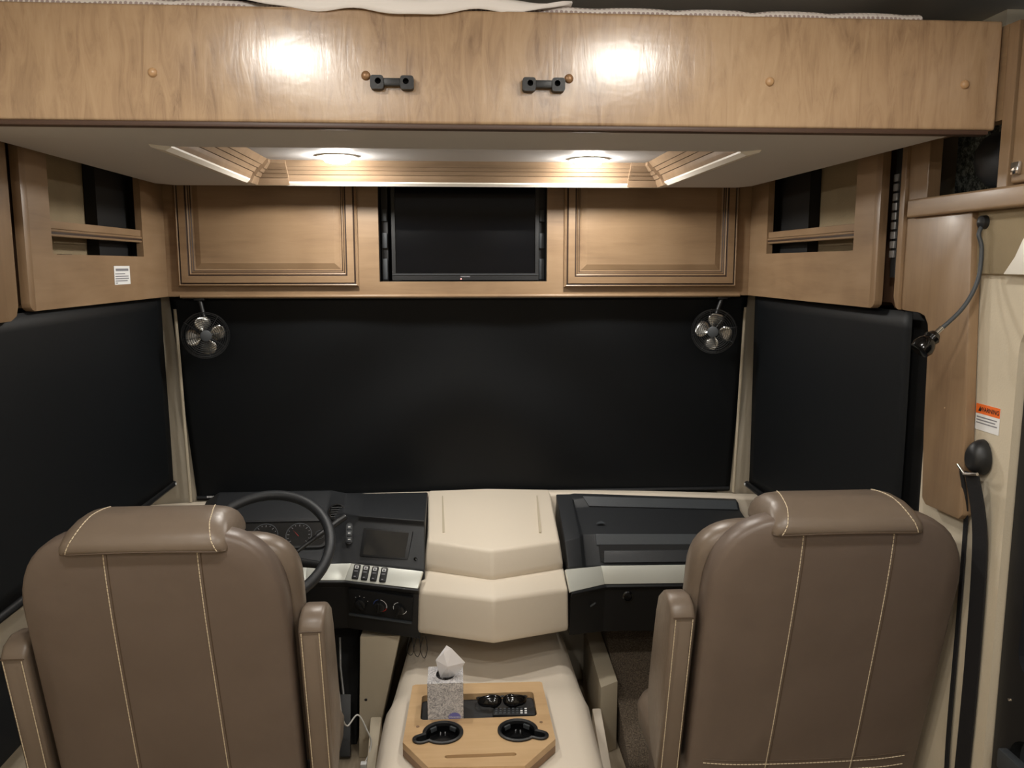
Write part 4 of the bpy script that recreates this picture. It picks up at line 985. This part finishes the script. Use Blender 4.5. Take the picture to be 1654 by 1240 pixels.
# ------------------------------------------------------------------ white charging cable
cb_ = B().mat('cable').tube(spline([(-.395, 2.40, .42), (-.376, 2.42, .36), (-.372, 2.45, .26), (-.36, 2.48, .20), (-.328, 2.50, .225), (-.300, 2.50, .17), (-.288, 2.50, .13), (-.294, 2.48, .10), (-.305, 2.46, .085)], 8), .0026, 8)
ce = cb_.out('charging_cable', None, None, 60); tag(ce, 'thin white charging cable dangling beside the driver seat', 'cable')
B().mat('white_mark').box(-.318, -.298, 2.445, 2.465, .052, .088, .003).out('plug', None, ce, 40)
# dark rug at the left of the driver seat
rg = B().mat('black_soft').prism(rrect(-1.15, -.93, 1.95, 2.62, .03), .0005, .010)
tag(rg.out('floor_mat', None, None, 40), 'dark floor mat left of the driver seat', 'mat')

pk = B().mat('black_soft').prism(rrect(1.40, 2.30, .42, .66, .04), -1.172, -1.135, 'YZ', .006)
tag(pk.out('side_pocket', None, None, 40), 'black storage pocket low on the wall left of the driver seat', 'pocket')

# ------------------------------------------------------------------ passenger wall: cloth panel, light, sticker, belt, entry door
WX = 1.07
cw = B().mat('wall_cloth').prism([(1.672, 1.757), (1.672, 1.70), (1.650, 1.632), (1.40, 1.632), (1.40, 1.757)], WX-.012, WX+.005, 'YZ', .004)
tag(cw.out('cloth_panel', None, None, 40), 'coarse brown cloth wall panel under the cubby ledge', 'panel')
wp = B().mat('white_trim').prism([(1.54, 1.632), (1.51, 1.665), (1.49, 1.70), (1.40, 1.70), (1.40, 1.632)], WX-.022, WX-.012, 'YZ', .003)
tag(wp.out('corner_cap', None, None, 40), 'white plastic cap at the corner of the cloth panel', 'trim')
ml = empty('map_light', (1.06, 1.66, 1.73)); tag(ml, 'black gooseneck map light bending out from the passenger pillar', 'lamp')
B().mat('black').lathe([(.014, 0), (.013, .010), (.007, .014), (.0001, .015)], 20, surf_tf((1.058, 1.62, 1.735), (-1, 0, 0))).out('base', None, ml, 50)
B().mat('charcoal').tube(spline([(1.056, 1.62, 1.735), (1.043, 1.615, 1.712), (1.048, 1.61, 1.682), (1.042, 1.605, 1.62), (1.012, 1.60, 1.565), (.962, 1.60, 1.516)], 8), .0042, 10).out('gooseneck', None, ml, 60)
B().mat('chrome').tube([(.972, 1.60, 1.526), (.955, 1.60, 1.509)], .0052, 12).out('collar', None, ml, 60)
dl = Vector((-.72, -.1, -.69)).normalized(); hd = surf_tf((.953, 1.60, 1.506), dl, (0, 1, 0))
B().mat('black_gloss').lathe([(.0001, -.012), (.010, -.010), (.016, .0), (.014, .008), (.019, .016), (.022, .028), (.019, .038), (.0001, .036)], 24, hd).out('lamp_head', None, ml, 40)
# warning sticker
ws = B().mat('paper'); tf = surf_tf((WX-.0005, 1.580, 1.342), (-1, 0, 0))
ws.box(-.038, .038, -.027, .027, 0, .0006, tf=tf); ws.mat('orange').box(-.038, .038, .007, .027, .0006, .0009, tf=tf)
text_into(ws, 'WARNING', .0125, tf @ Matrix.Translation((.006, .0165, .0012)), 'ink', .0003)
ws.mat('ink').add([(-.030, .012, .0012), (-.020, .012, .0012), (-.025, .021, .0012)], [[0, 1, 2]], tf)
ws.mat('print')
for zz, a, b2 in ((.000, -.034, .030), (-.006, -.034, .026), (-.012, -.034, .032)): ws.box(a, b2, zz-.0012, zz+.0012, .0006, .0009, tf=tf)
tag(ws.out('warning_sticker'), 'orange and white WARNING sticker on the beige passenger wall', 'sticker')
# seat belt
sbt = empty('seat_belt', (1.05, 1.58, .30)); tag(sbt, 'black passenger seat belt hanging from a covered anchor on the beige wall', 'seat belt')
rings = []
for k in range(7):
    a = R(90*k/6); f_ = math.cos(a)
    rings.append([(WX-.004-.030*math.sin(a), 1.580+(.030*(.35+.65*f_))*math.cos(2*math.pi*q/24), 1.258+(.042*(.35+.65*f_))*math.sin(2*math.pi*q/24)*(1.0 if math.sin(2*math.pi*q/24) > 0 else .75)) for q in range(24)])
B().mat('black').loft(rings).out('anchor_cover', None, sbt, 50)
B().mat('chrome').tube([(WX-.034, 1.612, 1.240), (WX-.040, 1.58, 1.228), (WX-.034, 1.548, 1.236)], .0035, 8).out('guide_loop', None, sbt, 60)
def strap(name, pts, wdt, th=.0016):
    b = B().mat('strap'); P = spline(pts, 6); rings = []
    for i, p in enumerate(P): 
        ww = wdt
        rings.append([p+Vector((-th, -ww/2, 0)), p+Vector((-th, ww/2, 0)), p+Vector((th, ww/2, 0)), p+Vector((th, -ww/2, 0))])
    b.loft(rings); return b.out(name, None, sbt, 30)
strap('belt_webbing', [(1.038, 1.568, 1.232), (1.058, 1.556, 1.10), (1.063, 1.555, .85), (1.064, 1.560, .60), (1.064, 1.57, .30)], .046)
strap('belt_webbing', [(1.036, 1.600, 1.232), (1.056, 1.606, 1.15), (1.063, 1.612, 1.06), (1.063, 1.612, .86), (1.062, 1.612, .62), (1.060, 1.60, .45)], .012)
B().mat('black').box(1.020, 1.056, 1.585, 1.635, .40, .46, .006).out('belt_anchor', None, sbt, 40)
# entry door
dr = struct(empty('door_1', (1.12, 1.10, .02)), 'black framed entry door at the right edge', 'door')
B().mat('black').holed(rrect(.705, 1.50, .025, 1.555, .075, 6), [rrect(.765, 1.452, .86, 1.50, .05, 6), rrect(.765, 1.452, .10, .74, .05, 6)], 1.085, 1.115, 'YZ').out('door_frame', None, dr)
B().mat('glass').box(1.120, 1.124, .74, 1.47, .83, 1.52).out('window_pane', None, dr)
B().mat('charcoal').box(1.108, 1.125, .74, 1.47, .08, .76).out('lower_panel', None, dr)
cur = B().mat('curtain').loft([[(1.112+.006*math.sin(k*1.3), .78+.66*k/60, z) for k in range(61)] for z in (.70, .90, 1.05)], closed=False).out('curtain', None, dr, 60, fixn=False)
B().mat('charcoal').box(1.065, 1.085, 1.28, 1.46, .66, .70, .004).out('grab_bar', None, dr, 40)
B().mat('chrome').lathe([(.004, 0), (.003, .003), (.0001, .004)], 12, surf_tf((1.0845, 1.462, .80), (-1, 0, 0))).out('screw', None, dr)
